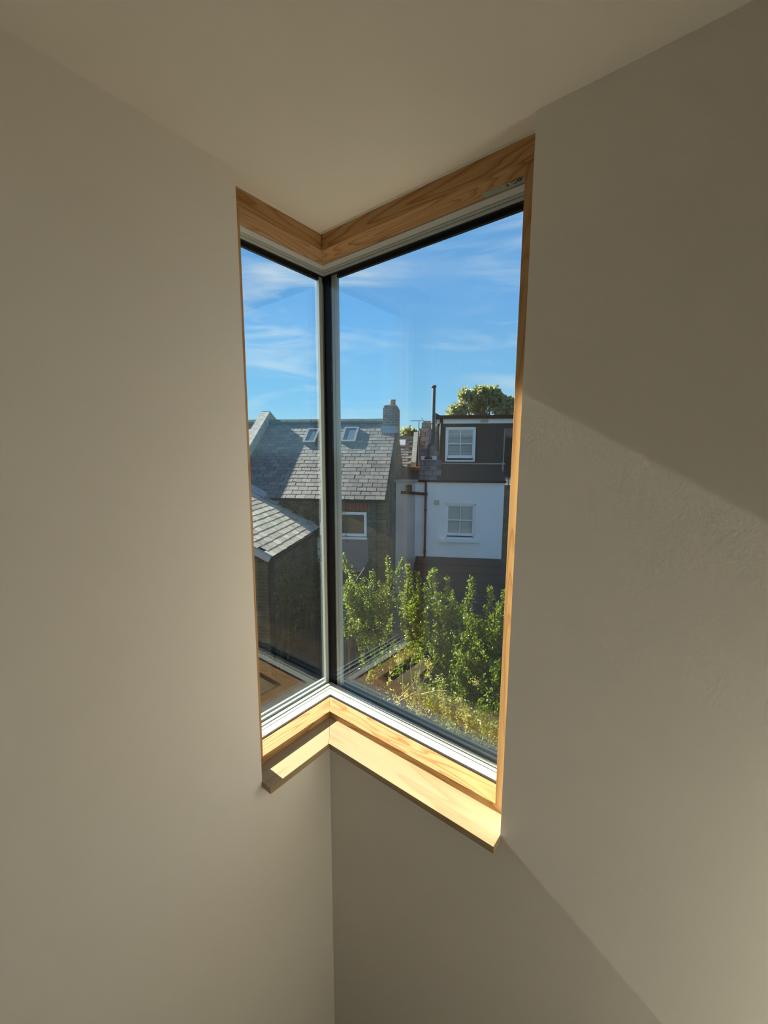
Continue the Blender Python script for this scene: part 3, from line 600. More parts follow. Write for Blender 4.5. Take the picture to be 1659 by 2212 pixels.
def sash(px0, px1, py0, py1, n, mid, bot, blind_gap):
    t0 = pn(px0, (py0+py1)/2, n)[0]; t1 = pn(px1, (py0+py1)/2, n)[0]; z1 = pn((px0+px1)/2, py0, n)[2]; z0 = pn((px0+px1)/2, py1, n)[2]
    zm = pn((px0+px1)/2, mid, n)[2]; zb_ = pn((px0+px1)/2, bot, n)[2]
    f = B(); w = .06
    for q in ((t0, t1, z1-w, z1), (t0, t1, z0, z0+.05), (t0, t0+w, z0, z1), (t1-w, t1, z0, z1)): tbox(f, q[0], q[1], n-.07, n-.004, q[2], q[3])
    fr = from_bm('sash_window', f, M['white'], wh)
    tc_ = (t0+t1)/2
    for nm, za, zb2, dn in (('upper_sash', zm-.02, z1-w, 0), ('lower_sash', zb_-.10, zm+.02, -.02)):
        s_ = B(); ww = .035
        for q in ((t0+w, t1-w, zb2-ww, zb2), (t0+w, t1-w, za, za+(.09 if nm == 'lower_sash' else ww)), (t0+w, t0+w+ww, za, zb2), (t1-w-ww, t1-w, za, zb2), (tc_-.014, tc_+.014, za, zb2)): tbox(s_, q[0], q[1], n-.045+dn, n-.02+dn, q[2], q[3])
        sub(from_bm(nm, s_, M['white'], None), fr)
    p = B(); tbox(p, t0+w, t1-w, n-.018, n-.014, zb_-.08, z1-w); sub(from_bm('pane', p, M['glass'], None), fr)
    bl = B(); z = zb_-.06
    while z < z1-w-.02:
        tt = [wp(t0+w+.01, n-.013, z), wp(t1-w-.01, n-.013, z), wp(t1-w-.01, n-.007, z+blind_gap), wp(t0+w+.01, n-.007, z+blind_gap)]
        hull8(bl, tt, [v + NN*.0015 for v in tt]); z += .047
    b_ = sub(from_bm('blind', bl, M['blind'], None), fr); b_['kind'] = 'stuff'
    return t0, t1, z0, z1
sash(962, 1026.5, 923, 997, DN-.01, 958.5, 983, .030)
t0, t1, z0, z1 = sash(961.5, 1026, 1087, 1163, WN, 1123, 1150, .037)
bm = B(); a = pn(949, 1164, VN)[0]; b = pn(1034, 1164, VN)[0]; tbox(bm, a, b, VN-.14, VN-.001, z0-.085, z0-.01); from_bm('window_ledge', bm, M['white'], wh)
# pipes on the white wall
a = pn(920, 1045, VN-.08); zb1 = pn(920, 1208, VN-.08)[2]
bm = B(); tube(bm, [wp(a[0], VN-.07, zg), wp(a[0], VN-.07, zb1)], .036, 12); from_bm('downpipe', bm, M['pipe'], wh, True)
for py in (1101, 1191):
    z = pn(920, py, VN)[2]; bm = B(); tube(bm, [wp(a[0], VN-.07, z-.03), wp(a[0], VN-.07, z+.03)], .047, 12); from_bm('pipe_bracket', bm, M['pipe'], wh, True)
z = pn(890, 1065, VN-.08)[2]; a0 = pn(866, 1065, VN-.08)[0]
bm = B(); tube(bm, [wp(a0, VN-.07, z+.02), wp(a[0]+.06, VN-.07, z-.03)], .045, 12); from_bm('waste_pipe', bm, M['pipe'], wh, True)
q0 = pn(877, 1047, VN-.05); q1 = pn(889.5, 1062, VN-.05); bm = B(); prism(bm, [(q0[0], VN-.12), (q1[0], VN-.12), (q1[0], VN+.01), (q0[0], VN+.01)], q1[2], q0[2], wp); bevel(from_bm('hopper', bm, M['pipe'], wh), .02)
q0 = pn(938.5, 1080, VN); q1 = pn(948.5, 1090, VN); bm = B(); tbox(bm, q0[0], q1[0], VN-.05, VN-.001, q1[2], q0[2]); bevel(from_bm('air_vent', bm, M['beige'], wh), .01)
# slates left of the dormer
WP_ = math.radians(51); WZ = zg+.06  # pitch steepened to shape shade into this slope
def wr_p(t, s, h=0.0): return wp(t, VN-.10 + s*math.cos(WP_) - h*math.sin(WP_), WZ + s*math.sin(WP_) + h*math.cos(WP_))
WS = 2.38
bm = B(); hull8(bm, [wr_p(TM, 0, -.03), wr_p(TD0+.12, 0, -.03), wr_p(TD0+.12, WS, -.03), wr_p(TM, WS, -.03)], [wr_p(TM, 0, -.12), wr_p(TD0+.12, 0, -.12), wr_p(TD0+.12, WS, -.12), wr_p(TM, WS, -.12)]); from_bm('roof_deck', bm, M['slate_under'], wh)
WG, WW = .208, .29
SM3 = [slate_mesh('slate', WW, WG*1.12, .010, 40+k) for k in range(3)]
for me in SM3: me.materials.append(M['slate'])
RM3 = frame_m(TT, NN*math.cos(WP_) + Vector((0, 0, math.sin(WP_))))
sp3 = []
half3 = slate_mesh('slate_half', WW/2, WG*1.12, .010, 49); half3.materials.append(M['slate'])
for r in range(int(WS/WG)+1):
    t = TM + (WW/2 if r % 2 == 0 else WW)
    if r % 2: sp3.append((wr_p(TM+WW/4, r*WG-.02, .004), half3))
    while t < TD0 + .1: sp3.append((wr_p(t, r*WG-.02, .004), None)); t += WW
lay(wh, SM3, sp3, RM3, math.atan2(.012, WG))
# slate vent, flue with elbow, cowl and flashing
a = on_roof(925, 1011, VN-.10, WZ, WP_); bm = B(); tbox(bm, a[0]-.09, a[0]+.09, a[1]-.06, a[1]+.10, a[2]-.02, a[2]+.05); from_bm('slate_vent', bm, M['slate_d'], wh)
fb = on_roof(925.5, 988, VN-.10, WZ, WP_); fx = fb[0]; fn = fb[1]-.02; fz = fb[2]
fz2 = pn(925, 968, fn)[2]; ft = pn(935, 955, fn)[0]; fz3 = pn(935, 952, fn)[2]; fz4 = pn(934, 834, fn)[2]
bm = B(); tube(bm, [wp(fx, fn, fz-.1), wp(fx, fn, fz2), wp(fx+(ft-fx)*.35, fn, fz2+(fz3-fz2)*.45), wp(fx+(ft-fx)*.8, fn, fz2+(fz3-fz2)*.75), wp(ft, fn, fz3+.03), wp(ft, fn, fz4)], [.058]*6, 14); fl = from_bm('flue', bm, M['steel'], wh, True)
for zc_, r_ in ((fz4-.03, .08), (pn(935, 915, fn)[2], .064)):
    bm = B(); tube(bm, [wp(ft, fn, zc_-.02), wp(ft, fn, zc_+.045)], r_, 14); sub(from_bm('flue_collar', bm, M['steel'], None, True), fl)
bm = B(); tube(bm, [wp(fx, fn, fz-.06), wp(fx, fn, fz+.03)], [.15, .11], 16); sub(from_bm('storm_collar', bm, M['pipe'], None, True), fl)
s_ = (fb[1]-VN+.10)/math.cos(WP_); bm = B(); hull8(bm, [wr_p(fx-.24, s_-.13, .015), wr_p(TD0-.02, s_-.13, .015), wr_p(TD0-.02, s_+.04, .015), wr_p(fx-.24, s_+.04, .015)], [wr_p(fx-.24, s_-.13, .03), wr_p(TD0-.02, s_-.13, .03), wr_p(TD0-.02, s_+.04, .03), wr_p(fx-.24, s_+.04, .03)]); from_bm('flue_flashing', bm, M['alu_w'], wh)
# balcony door and railing in the recess right of the dormer
RD = DN+.35; a = pn(1089, 922, RD); b = pn(1110, 990, RD)
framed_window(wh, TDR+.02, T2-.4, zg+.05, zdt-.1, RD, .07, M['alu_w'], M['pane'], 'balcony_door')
zr = pn(1095, 990, VN+.1)[2]
rl = B(); tube(rl, [wp(T1-.02, VN+.12, zr), wp(T2, VN+.12, zr)], .016, 8); rail = from_bm('balcony_rail', rl, M['pipe'], wh)
t = T1+.02
while t < T2: bm = B(); tube(bm, [wp(t, VN+.12, zg-.2), wp(t, VN+.12, zr)], .011, 6); sub(from_bm('baluster', bm, M['pipe'], None), rail); t += .115
bm = B(); tbox(bm, T1-.05, 3.70, VN+.1, VN+3, GZ, zg-.25); from_bm('balcony_block', bm, M['stock'], wh)
# dark lean-to roof in front
q0 = pn(898, 1201, VN); q1 = pn(1084, 1205, VN); zlt = q0[2]
bm = B(); hull8(bm, [wp(q0[0], VN, zlt), wp(T1, VN, zlt), wp(T1+.3, 10.2, zlt-1.0), wp(q0[0]-.15, 10.2, zlt-1.0)], [wp(q0[0], VN, zlt-.15), wp(T1, VN, zlt-.15), wp(T1+.3, 10.2, zlt-1.15), wp(q0[0]-.15, 10.2, zlt-1.15)]); from_bm('lean_to_roof', bm, M['felt'], wh)
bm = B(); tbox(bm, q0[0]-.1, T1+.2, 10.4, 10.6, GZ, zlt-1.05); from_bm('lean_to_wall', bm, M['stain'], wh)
for i in range(1, 7):
    f_ = i/7; n = VN + (10.2-VN)*f_; z = zlt - 1.0*f_
    bm = B(); tbox(bm, q0[0]-.15*f_, T1+.3*f_, n-.02, n+.05, z, z+.03); from_bm('roof_lap', bm, M['felt'], wh)

# ------------------------------------------------------------------ the terrace goes on to the right, behind the window jamb
nh = thing('brick_terrace_house', 'brown brick terrace house beyond the white one, behind the window jamb', 'house', wp(7, 15, GZ))
NW = 14.4; bm = B(); tbox(bm, 3.75, 12, NW, NW+.3, GZ, -.75); tbox(bm, 3.75, 4.05, NW+.3, 19, GZ, -.75); from_bm('front_wall', bm, M['stock'], nh)
bm = B(); hull8(bm, [wp(3.7, NW-.15, -.78), wp(12, NW-.15, -.78), wp(12, 17.6, 1.3), wp(3.7, 17.6, 1.3)], [wp(3.7, NW+.1, -.85), wp(12, NW+.1, -.85), wp(12, 20, -.8), wp(3.7, 20, -.8)]); from_bm('roof', bm, M['slate'], nh)
for t_ in (4.6, 7.2, 9.8):
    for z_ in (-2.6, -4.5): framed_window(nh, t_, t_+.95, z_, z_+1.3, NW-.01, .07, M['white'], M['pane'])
bm = B(); tbox(bm, 6.2, 6.9, 17.2, 18, .6, 2.2); from_bm('chimney', bm, M['chim'], nh)
# ------------------------------------------------------------------ houses further back, between the two
fh = thing('far_slate_house', 'distant slate roof with small skylight seen between chimney and flue', 'house', wp(-1.5, 21, GZ))
FN = 18.5; FP = math.radians(38)
e = at_n(885, 1008, FN); FZ = e[2]
def fr_(t, s, h=0.0): return wp(t, FN + s*math.cos(FP) - h*math.sin(FP), FZ + s*math.sin(FP) + h*math.cos(FP))
rr = on_roof(885, 947, FN, FZ, FP); FS = (rr[1]-FN)/math.cos(FP); ta = at_n(862, 990, FN)[0]-.6; tb = at_n(895, 990, FN)[0]
bm = B(); hull8(bm, [fr_(ta-1, 0, -.02), fr_(tb+.2, 0, -.02), fr_(tb+.2, FS, -.02), fr_(ta-1, FS, -.02)], [fr_(ta-1, 0, -.14), fr_(tb+.2, 0, -.14), fr_(tb+.2, FS, -.14), fr_(ta-1, FS, -.14)]); from_bm('roof_deck', bm, M['slate_under'], fh)
tpq = at_n(889, 998, FN)[0]
SMF = [slate_mesh('far_slate', .28, .22, .012, 60+k) for k in range(3)]
RMF = frame_m(TT, NN*math.cos(FP) + Vector((0, 0, math.sin(FP)))); spf = []
r = 0
while r*.2 < FS-.1:
    t = ta - (r % 2)*.14
    while t < tpq-.12: spf.append(fr_(t, r*.2, .003)); t += .28
    r += 1
bake(fh, SMF, spf, RMF, math.atan2(.012, .2), M['slate'], 'slates')
bm = B(); hull8(bm, [fr_(ta-1, FS-.12, -.05), fr_(tb+.2, FS-.12, -.05), fr_(tb+.2, FS+.1, -.12), fr_(ta-1, FS+.1, -.12)], [fr_(ta-1, FS-.12, .03), fr_(tb+.2, FS-.12, .03), fr_(tb+.2, FS+.1, .08), fr_(ta-1, FS+.1, .08)]); from_bm('ridge', bm, M['ridge'], fh)
q = on_roof(870.5, 961, FN, FZ, FP, .08); q2 = on_roof(870.5, 950, FN, FZ, FP, .08); sa = (q[1]-FN+.05)/math.cos(FP); sb = (q2[1]-FN+.05)/math.cos(FP)
bm = B(); hull8(bm, [fr_(q[0]-.25, sa, 0), fr_(q[0]+.10, sa, 0), fr_(q[0]+.10, sb, 0), fr_(q[0]-.25, sb, 0)], [fr_(q[0]-.25, sa, .09), fr_(q[0]+.10, sa, .09), fr_(q[0]+.10, sb, .09), fr_(q[0]-.25, sb, .09)]); from_bm('skylight', bm, M['alu_w'], fh)
tpq = at_n(889, 998, FN)[0]
bm = B(); hull8(bm, [fr_(tpq, -.1, -.2), fr_(tpq+.2, -.1, -.2), fr_(tpq+.2, FS+.05, -.2), fr_(tpq, FS+.05, -.2)], [fr_(tpq, -.1, .34), fr_(tpq+.2, -.1, .34), fr_(tpq+.2, FS+.05, .34), fr_(tpq, FS+.05, .34)]); from_bm('party_parapet', bm, M['cement'], fh)
bm = B(); tbox(bm, ta-1, tb+3.0, FN+.1, FN+.4, GZ, FZ); from_bm('front_wall', bm, M['stock'], fh)
ob = thing('back_parapet', 'orange brick parapet stub with pale coping behind lead valley', 'wall', wp(-1.0, 15.6, GZ))
q0 = at_n(874, 1009, 15.6); q1 = at_n(907, 1019, 15.6); bm = B(); tbox(bm, max(q0[0]-.3, TG+.01), q1[0]+.3, 15.6, 15.85, GZ, q0[2]); from_bm('brickwork', bm, M['orange'], ob)
bm = B(); tbox(bm, max(q0[0]-.3, TG+.01), q1[0]+.3, 15.52, 15.6, q1[2]-.06, q1[2]); from_bm('pale_ledge', bm, M['cement'], ob)
lr = thing('valley_roof', 'dark leaded valley roof between the brick gable and the white house', 'roof', wp(-1.0, 14.5, GZ))
zv = zg - .05
bm = B(); hull8(bm, [wp(TG+.01, VN+.3, zv), wp(TM+.05, VN+.3, zv), wp(TM+.05, 15.6, zv+.30), wp(TG+.01, 15.6, zv+.30)], [wp(TG+.01, VN+.3, zv-.2), wp(TM+.05, VN+.3, zv-.2), wp(TM+.05, 15.6, zv+.1), wp(TG+.01, 15.6, zv+.1)]); from_bm('valley_floor', bm, M['felt'], lr)
bm = B(); hull8(bm, [wp(T0-.05, VN+.3, zv+.14), wp(T0+.42, VN+.3, zv+.02), wp(T0+.42, 15.6, zv+.32), wp(T0-.05, 15.6, zv+.55)], [wp(T0-.05, VN+.3, zv+.10), wp(T0+.42, VN+.3, zv-.02), wp(T0+.42, 15.6, zv+.28), wp(T0-.05, 15.6, zv+.5)]); from_bm('lead_slope', bm, M['felt'], lr)
# strip set apart as the slope's sunlit top, small red chimney
rb = thing('lit_slope_piece', 'separate slate strip standing for the sunlit top of the slope behind the flue pipe', 'roof', wp(-.4, 16.6, GZ))
q0 = at_n(914, 927, 16.6); q1 = at_n(944, 909, 16.6)
bm = B(); hull8(bm, [wp(q0[0], 15.6, q0[2]-.75), wp(q1[0]+.5, 15.6, q0[2]-.75), wp(q1[0]+.5, 16.9, q1[2]), wp(q0[0], 16.9, q1[2])], [wp(q0[0], 17.2, q0[2]-.75), wp(q1[0]+.5, 17.2, q0[2]-.75), wp(q1[0]+.5, 17.2, q1[2]), wp(q0[0], 17.2, q1[2])]); from_bm('roof_slope', bm, M['slate_under'], rb)
dn = 1.3; dz = q1[2]-(q0[2]-.75); pp = math.atan2(dz, dn); LL = math.hypot(dn, dz)
def nb_(t, s, h=0.0): return wp(t, 15.6 + s*math.cos(pp) - h*math.sin(pp), q0[2]-.75 + s*math.sin(pp) + h*math.cos(pp))
RMN = frame_m(TT, NN*math.cos(pp) + Vector((0, 0, math.sin(pp)))); spn = []
r = 0
while r*.17 < LL-.08:
    t = q0[0]+.14
    while t < q1[0]+.4: spn.append(nb_(t, r*.17, .004)); t += .28
    r += 1
bake(rb, SMF, spn, RMN, math.atan2(.012, .17), M['slate'], 'slates')
rc = thing('red_chimney', 'small red brick chimney stub beside the aerial mast', 'chimney', wp(-.9, 16.4, GZ))
q0 = at_n(907, 930, 16.4); q1 = at_n(911, 947, 16.4); bm = B(); tbox(bm, q0[0], q1[0]+.15, 16.4, 16.7, GZ, q0[2]); from_bm('brickwork', bm, M['orange'], rc)
bm = B(); tbox(bm, q0[0]-.03, q1[0]+.18, 16.38, 16.72, q0[2], q0[2]+.08); from_bm('cap', bm, M['cement'], rc)
# aerial
ae = thing('tv_aerial', 'thin television aerial on a mast by the far roofs', 'aerial', wp(-.95, 17, GZ))
m0 = at_n(905, 942, 17.0); m1 = at_n(905, 912, 17.0)
bm = B(); tube(bm, [wp(m0[0], 17, m0[2]-1.2), wp(m1[0], 17, m1[2]+.02)], .016, 8); from_bm('mast', bm, M['steel'], ae)
b0 = at_n(887, 909.5, 17.0); b1 = at_n(914, 909.5, 17.0)
bm = B(); tube(bm, [wp(b0[0], 17, b0[2]), wp(b1[0], 17, b1[2])], .011, 6); boom = from_bm('boom', bm, M['steel'], ae)
for i in range(11):
    t = b0[0] + (b1[0]-b0[0])*i/11; bm = B(); tube(bm, [wp(t, 16.85, b0[2]+.012), wp(t, 17.15, b0[2]+.012)], .009, 5); sub(from_bm('element', bm, M['steel'], None), boom)
bm = B(); tube(bm, [wp(b1[0]-.06, 17, b1[2]+.12), wp(b1[0]+.03, 17, b1[2]), wp(b1[0]-.06, 17, b1[2]-.12)], .010, 5); sub(from_bm('reflector', bm, M['steel'], None), boom)

# ================================================================== PLANTS
def leaves(name, pts, size, mat, parent, droop=0.3, kind='stuff', aspect=0.5):
    """diamond leaves folded on the midrib, four triangles each, one mesh"""
    n = len(pts); P = np.asarray(pts, float); L = size*rng.uniform(.65, 1.3, n)
    d = rng.normal(size=(n, 3)); d[:, 2] -= droop*0.5; d /= np.linalg.norm(d, axis=1)[:, None]
    u = rng.normal(size=(n, 3)); u -= (u*d).sum(1)[:, None]*d; u /= np.linalg.norm(u, axis=1)[:, None]; w = np.cross(d, u)
    V = np.empty((n, 6, 3)); a = aspect
    V[:, 0] = P; V[:, 1] = P + d*(L*.42)[:, None] + u*(L*a*.5)[:, None] + w*(L*.07)[:, None]; V[:, 2] = P + d*L[:, None] - w*(L*.08)[:, None]
    V[:, 3] = P + d*(L*.42)[:, None] - u*(L*a*.5)[:, None] + w*(L*.07)[:, None]; V[:, 4] = P + d*(L*.35)[:, None]; V[:, 5] = P + d*(L*.72)[:, None]
    F = np.array([[0, 4, 1], [4, 5, 1], [1, 5, 2], [0, 3, 4], [3, 5, 4], [3, 2, 5]])
    me = bpy.data.meshes.new(name); fa = (F[None] + (np.arange(n)*6)[:, None, None]).reshape(-1, 3)
    c = P.mean(0); me.from_pydata((V.reshape(-1, 3)-c).tolist(), [], fa.tolist()); o = link(name, me, mat, parent); o.location = c
    if kind: o['kind'] = kind
    return o
def blob(px, py, rx, ry, n, count, shell=0.55):
    c = wp(*at_n(px, py, n)); sx = rx*n/FPX; sz = ry*n/FPX; v = rng.normal(size=(count, 3)); v /= np.linalg.norm(v, axis=1)[:, None]
    r = rng.uniform(shell, 1.0, count)**0.7; v *= r[:, None]
    A = np.array([RH*sx, FH*(0.8*sx+.1), Vector((0, 0, sz))]); P = np.array(c)[None] + v @ A; k = 6.0 if n < 10 else 2.2
    f = np.sin(P[:, 0]*k*1.3+1) + np.sin(P[:, 1]*k*1.1+P[:, 2]*k*.6) + np.sin(P[:, 2]*k*1.5+P[:, 0]*k*.5+2)
    return P[f + rng.normal(size=len(P))*.6 > -.35]
def shoot(pts, n, count, w):
    """leaves along an upright shoot given in photo pixels at distance n"""
    P = [np.array(wp(*at_n(x, y, n))) for x, y in pts]; out = []
    for _ in range(count):
        f = rng.uniform(0, len(P)-1.001); i = int(f); out.append(P[i]*(1-f+i) + P[i+1]*(f-i) + rng.normal(size=3)*w*(1-.6*f/(len(P)-1)))
    return np.array(out)
def stems(name, parent, lines, r, mat):
    bm = B()
    for pl in lines: tube(bm, pl, [r*(1-.7*i/(len(pl)-1)) for i in range(len(pl))], 5)
    return from_bm(name, bm, mat, parent)
def shrub(name, label, base, blobs, shoots, size, mat, group=None):
    root = thing(name, label, 'shrub', wp(base[0], base[1], GZ), group)
    pts, twigs = [], []
    for x, y, rx, ry, n, cnt in blobs:                       # each mass is a sheaf of short leafy shoots
        c = np.array(wp(*at_n(x, y, n))); sx = rx*n/FPX; sz = ry*n/FPX; k = max(6, cnt//52)
        for _ in range(k):
            v = rng.normal(size=3); v /= np.linalg.norm(v); v *= rng.uniform(0, 1)**.5
            p0 = c + np.array(RH)*v[0]*sx + np.array(FH)*v[1]*(sx*.8+.1) + np.array((0, 0, v[2]*sz))
            d = np.array((0, 0, .9)) + np.array(RH)*(v[0]*.45+rng.normal()*.2) + np.array(FH)*(v[1]*.4+rng.normal()*.2); L = rng.uniform(.12, .36); p0 = p0 - np.array((0, 0, .30*L+.20))
            m = int(60*L/.26); f = rng.uniform(0, 1, m)
            pts.append(p0[None] + f[:, None]*d[None]*L + rng.normal(size=(m, 3))*(.035*(1.15-f))[:, None]); twigs.append([Vector(p0), Vector(p0+d*L)])
    pts += [shoot(*s) for s in shoots]
    leaves('foliage', np.concatenate(pts), size, mat, root)
    ls = []
    for b in blobs:
        c = wp(*at_n(b[0], b[1], b[4])); q_ = at_n(b[0], b[1], b[4]); g0 = wp(base[0]*.25+q_[0]*.75+random.uniform(-.1, .1), base[1]*.25+q_[1]*.75+random.uniform(-.1, .1), GZ)
        mid = g0.lerp(c, .55) + Vector((random.uniform(-.1, .1), random.uniform(-.1, .1), .1)); ls.append([g0, mid, c])
    for pl, n, *_ in shoots: ls.append([wp(*at_n(x, y, n)) for x, y in pl])
    stems('stem', root, ls, .018, M['bark']); stems('twig', root, twigs, .004, M['bark']); return root
N1 = 6.2
shrub('garden_shrub', 'leafy green shrub climbing in front of the grey panel', (-1.15, 6.3),
      [(758, 1262, 24, 36, 6.3, 1500), (790, 1290, 32, 36, 6.2, 1900), (765, 1325, 30, 30, 6.1, 1200), (825, 1275, 26, 34, 6.2, 1400), (800, 1345, 50, 40, 6.1, 1200), (830, 1400, 50, 50, 6.0, 1200)],
      [([(772, 1262), (752, 1228), (738, 1198)], 6.3, 300, .05), ([(800, 1290), (805, 1255), (802, 1234)], 6.2, 200, .04), ([(835, 1290), (842, 1240), (836, 1202)], 6.1, 330, .03), ([(850, 1260), (860, 1232), (870, 1207)], 6.1, 220, .025)],
      .040, M['leaf'])
shrub('garden_shrub', 'tall leafy shrub with pointed shoots against the dark lean-to roof', (0.0, 5.6),
      [(880, 1290, 26, 50, 5.8, 1500), (910, 1330, 34, 50, 5.6, 1800), (945, 1290, 38, 36, 5.7, 1900), (975, 1310, 26, 44, 5.6, 1300), (960, 1370, 60, 50, 5.4, 2000), (900, 1400, 50, 46, 5.3, 1300), (960, 1450, 60, 50, 5.1, 1500)],
      [([(878, 1290), (884, 1250), (880, 1220)], 5.8, 330, .05), ([(905, 1310), (905, 1270), (904, 1235)], 5.7, 240, .035), ([(935, 1285), (930, 1250), (937, 1230)], 5.7, 320, .05), ([(968, 1290), (966, 1265), (968, 1250)], 5.6, 130, .03)],
      .038, M['leaf'])
shrub('garden_shrub', 'dense bushy shrub with two upright shoots beside the right window jamb', (1.05, 5.0),
      [(1015, 1330, 28, 40, 5.3, 1500), (1050, 1370, 40, 44, 5.1, 1900), (1070, 1320, 24, 36, 5.2, 1300), (1000, 1390, 44, 46, 5.1, 1800), (1075, 1430, 40, 60, 4.9, 1700), (1020, 1450, 50, 50, 4.9, 1700), (1060, 1520, 50, 60, 4.7, 1500), (980, 1480, 50, 40, 4.8, 900)],
      [([(1005, 1340), (1015, 1290), (1020, 1250)], 5.3, 420, .045), ([(1055, 1330), (1060, 1295), (1058, 1270)], 5.2, 260, .035), ([(1080, 1340), (1088, 1300), (1092, 1275)], 5.2, 260, .03)],
      .036, M['leaf'])
shrub('garden_shrub', 'broad leafy shrub behind the right window jamb, beyond the dense bush', (2.6, 5.4),
      [(1180, 1370, 60, 70, 5.6, 2200), (1290, 1390, 70, 80, 5.6, 2200), (1230, 1480, 90, 70, 5.2, 2200)], [], .038, M['leaf'])
shrub('low_shrub', 'dark low undergrowth at the foot of the hedge', (0.3, 3.9),
      [(930, 1490, 60, 30, 4.7, 900), (1000, 1520, 60, 40, 4.4, 1100), (1060, 1540, 50, 50, 4.2, 1100)], [], .040, M['leaf'])
# close-boarded fence, added to shade the garden ground
fe = thing('added_shade_fence', 'added dark close-boarded timber fence that shades the garden ground', 'fence', wp(-1.75, 8.6, GZ))
M['fence'] = plain('weathered_fence', (0.05, 0.042, 0.03), 0.9, var=0.3, scale=6)
bme = bpy.data.meshes.new('board'); tmp = B(); box(tmp, -.078, .078, -.011, .011, 0, 1.95); tmp.to_mesh(bme); tmp.free(); bme.materials.append(M['fence'])
n = 6.7
while n < 10.6:
    o = bpy.data.objects.new('board', bme); COL.objects.link(o); o.parent = fe; o.matrix_parent_inverse = Matrix.Translation(-fe.location)
    o.location = wp(-1.75 + random.gauss(0, .004), n, GZ); o.rotation_euler = (0, random.gauss(0, .006), math.atan2(NN.y, NN.x)); n += .16
bm = B(); tbox(bm, -1.80, -1.765, 6.6, 10.7, GZ+.35, GZ+.43); tbox(bm, -1.80, -1.765, 6.6, 10.7, GZ+1.55, GZ+1.63); from_bm('rail', bm, M['fence'], fe)
# climbers on the outrigger wall, seen through the left pane
iv = thing('wall_climber', 'straggly climber hanging over the shaded outrigger wall', 'climber', wp(OT+.1, 9.0, GZ))
pts = []
for _ in range(2600):
    n = rng.uniform(ON0+.1, ON1-.2); z = GZ + (OZ-.25-GZ)*rng.beta(1.6, 1.5); 
    if math.sin(n*3.1)+math.sin(z*2.3+n) + rng.normal()*.5 > 0.1: pts.append(np.array(wp(OT-.06+rng.uniform(0, .22), n, z)))
leaves('foliage', pts, .075, M['leaf_i'], iv, .8)
stems('stem', iv, [[wp(OT-.05, ON0+.4+i*.45, GZ), wp(OT-.03, ON0+.6+i*.4, -3.6), wp(OT-.02, ON0+.4+i*.42, OZ-.4)] for i in range(7)], .016, M['bark'])
ib = thing('wall_ivy', 'brown-green ivy on the brick wall under the slate eaves', 'climber', wp(-3.6, FWN, GZ))
pts = [np.array(wp(rng.uniform(-4.6, -2.5), FWN-rng.uniform(0, .12), rng.uniform(-2.5, ZE-.15))) for _ in range(900)]
leaves('foliage', pts, .07, M['leaf_i'], ib, .6)
# dry vine with yellow leaves close to the glass
vn = thing('dry_vine', 'sunlit dry vine with yellow leaves arching up just outside the glass', 'vine', wp(0.0, 2.9, GZ))
VNN = 3.0
def vp(px, py, n=VNN): return wp(*at_n(px, py, n))
lines = [[(915, 1560), (905, 1490), (908, 1430), (918, 1405)], [(880, 1575), (895, 1500), (925, 1455), (950, 1420)], [(860, 1510), (890, 1480), (910, 1450)], [(905, 1500), (940, 1492), (965, 1492), (985, 1504)], [(870, 1490), (868, 1420), (865, 1395)], [(890, 1480), (886, 1435), (900, 1410)], [(850, 1520), (880, 1505), (905, 1490)], [(900, 1480), (912, 1420), (908, 1408)]]
stems('stem', vn, [[wp(0.02*i, 2.95, GZ), vp(900+4*i, 1640, 3.05)] + [vp(x, y, VNN+.02*i) for x, y in l] for i, l in enumerate(lines)], .006, M['dry'])
yl = [shoot(p, VNN, c, w) for p, c, w in (([(918, 1425), (928, 1435), (932, 1445)], 60, .022), ([(925, 1455), (928, 1462)], 40, .018), ([(830, 1500), (850, 1512), (870, 1520)], 80, .05), ([(870, 1520), (895, 1525), (920, 1540)], 90, .06), ([(905, 1540), (920, 1560)], 40, .04), ([(848, 1415), (865, 1425)], 40, .03), ([(842, 1448), (845, 1462), (838, 1478)], 40, .015), ([(790, 1466), (796, 1463)], 8, .012), ([(865, 1490), (880, 1500)], 30, .04))]
leaves('leaf_cluster', np.concatenate(yl), .021, M['leaf_y'], vn, .6)
hv = thing('hanging_sprig', 'bright yellow-green sprigs hanging below the hedge', 'vine', wp(.55, 3.4, GZ))
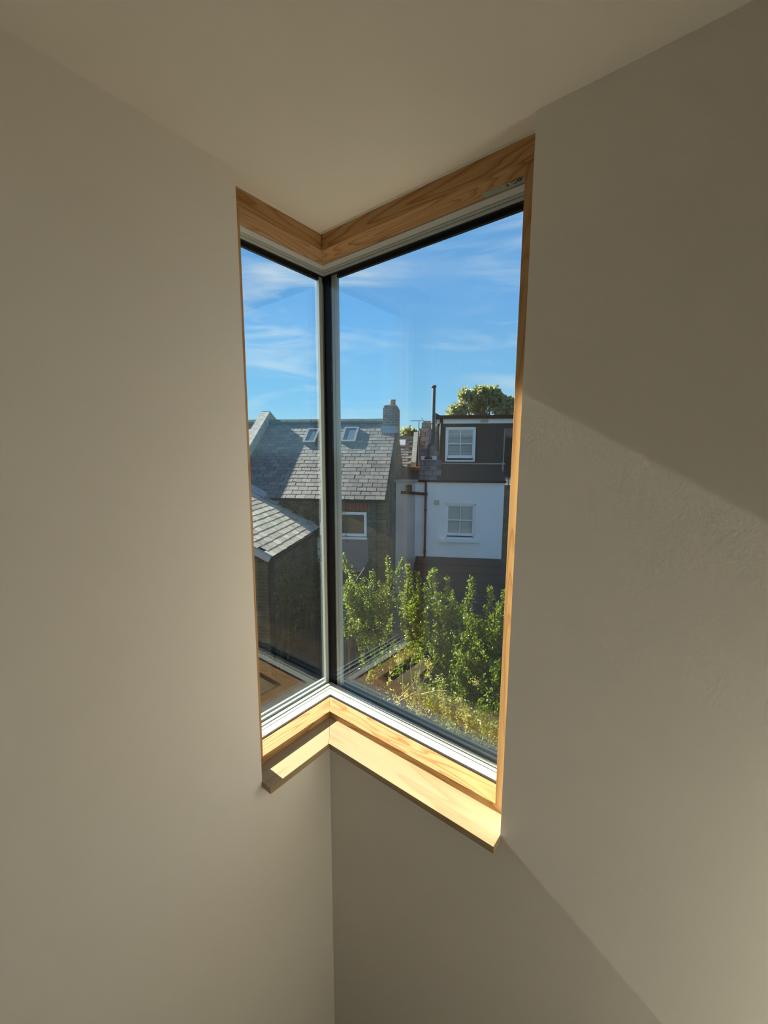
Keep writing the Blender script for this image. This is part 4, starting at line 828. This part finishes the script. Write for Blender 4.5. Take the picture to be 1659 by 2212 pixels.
ys = [shoot(p, 3.3, c, w) for p, c, w in (([(952, 1490), (956, 1510), (958, 1530)], 120, .022), ([(1004, 1530), (1006, 1555), (1010, 1580)], 120, .018), ([(985, 1505), (1000, 1515)], 40, .02), ([(1020, 1465), (1030, 1475)], 40, .02), ([(945, 1465), (960, 1478)], 60, .03))]
leaves('leaf_cluster', np.concatenate(ys), .022, M['leaf_y'], hv, .9)
stems('stem', hv, [[wp(.55, 3.45, GZ), vp(970, 1560, 3.4), vp(955, 1490, 3.3), vp(958, 1530, 3.3)], [wp(.55, 3.45, GZ), vp(1000, 1560, 3.4), vp(998, 1515, 3.3), vp(1008, 1580, 3.3)]], .005, M['dry'])
# trees beyond the houses
def tree(label, px, py, blobs, n, size, base_t):
    root = thing('broadleaf_tree', label, 'tree', wp(base_t, n, GZ)); pts = [blob(x, y, rx, ry, n+dn_, int(c*.62), .3) for x, y, rx, ry, dn_, c in blobs]
    leaves('crown', np.concatenate(pts), size, M['leaf_t'], root)
    bm = B(); b0 = wp(base_t, n, GZ); top = wp(*at_n(px, py, n)); tube(bm, [b0, b0.lerp(top, .5), top], [.35, .25, .08], 10); from_bm('trunk', bm, M['bark'], root)
    bm = B()
    for x, y, *_r in blobs: tube(bm, [b0.lerp(top, .6), wp(*at_n(x, y, n))], [.12, .03], 6)
    from_bm('branches', bm, M['bark'], root)
tree('tall leafy tree rising behind the dark dormer', 1045, 880, [(1003, 862, 16, 20, 0, 1500), (990, 885, 20, 16, 0, 1500), (1040, 852, 18, 16, 0, 1500), (1062, 858, 22, 18, 0, 1800), (1035, 878, 24, 20, .5, 1800), (1075, 878, 26, 20, 0, 1800), (1100, 880, 16, 22, 0, 1000), (985, 905, 24, 16, .5, 1000), (1060, 905, 50, 18, .5, 1500)], 26, .30, 2.9)
tree('small bushy tree top beyond the far slate roof', 884, 955, [(875, 938, 10, 9, 0, 500), (885, 936, 12, 10, 0, 700), (895, 942, 9, 9, 0, 400), (882, 950, 18, 12, .5, 700)], 24, .28, -2.0)
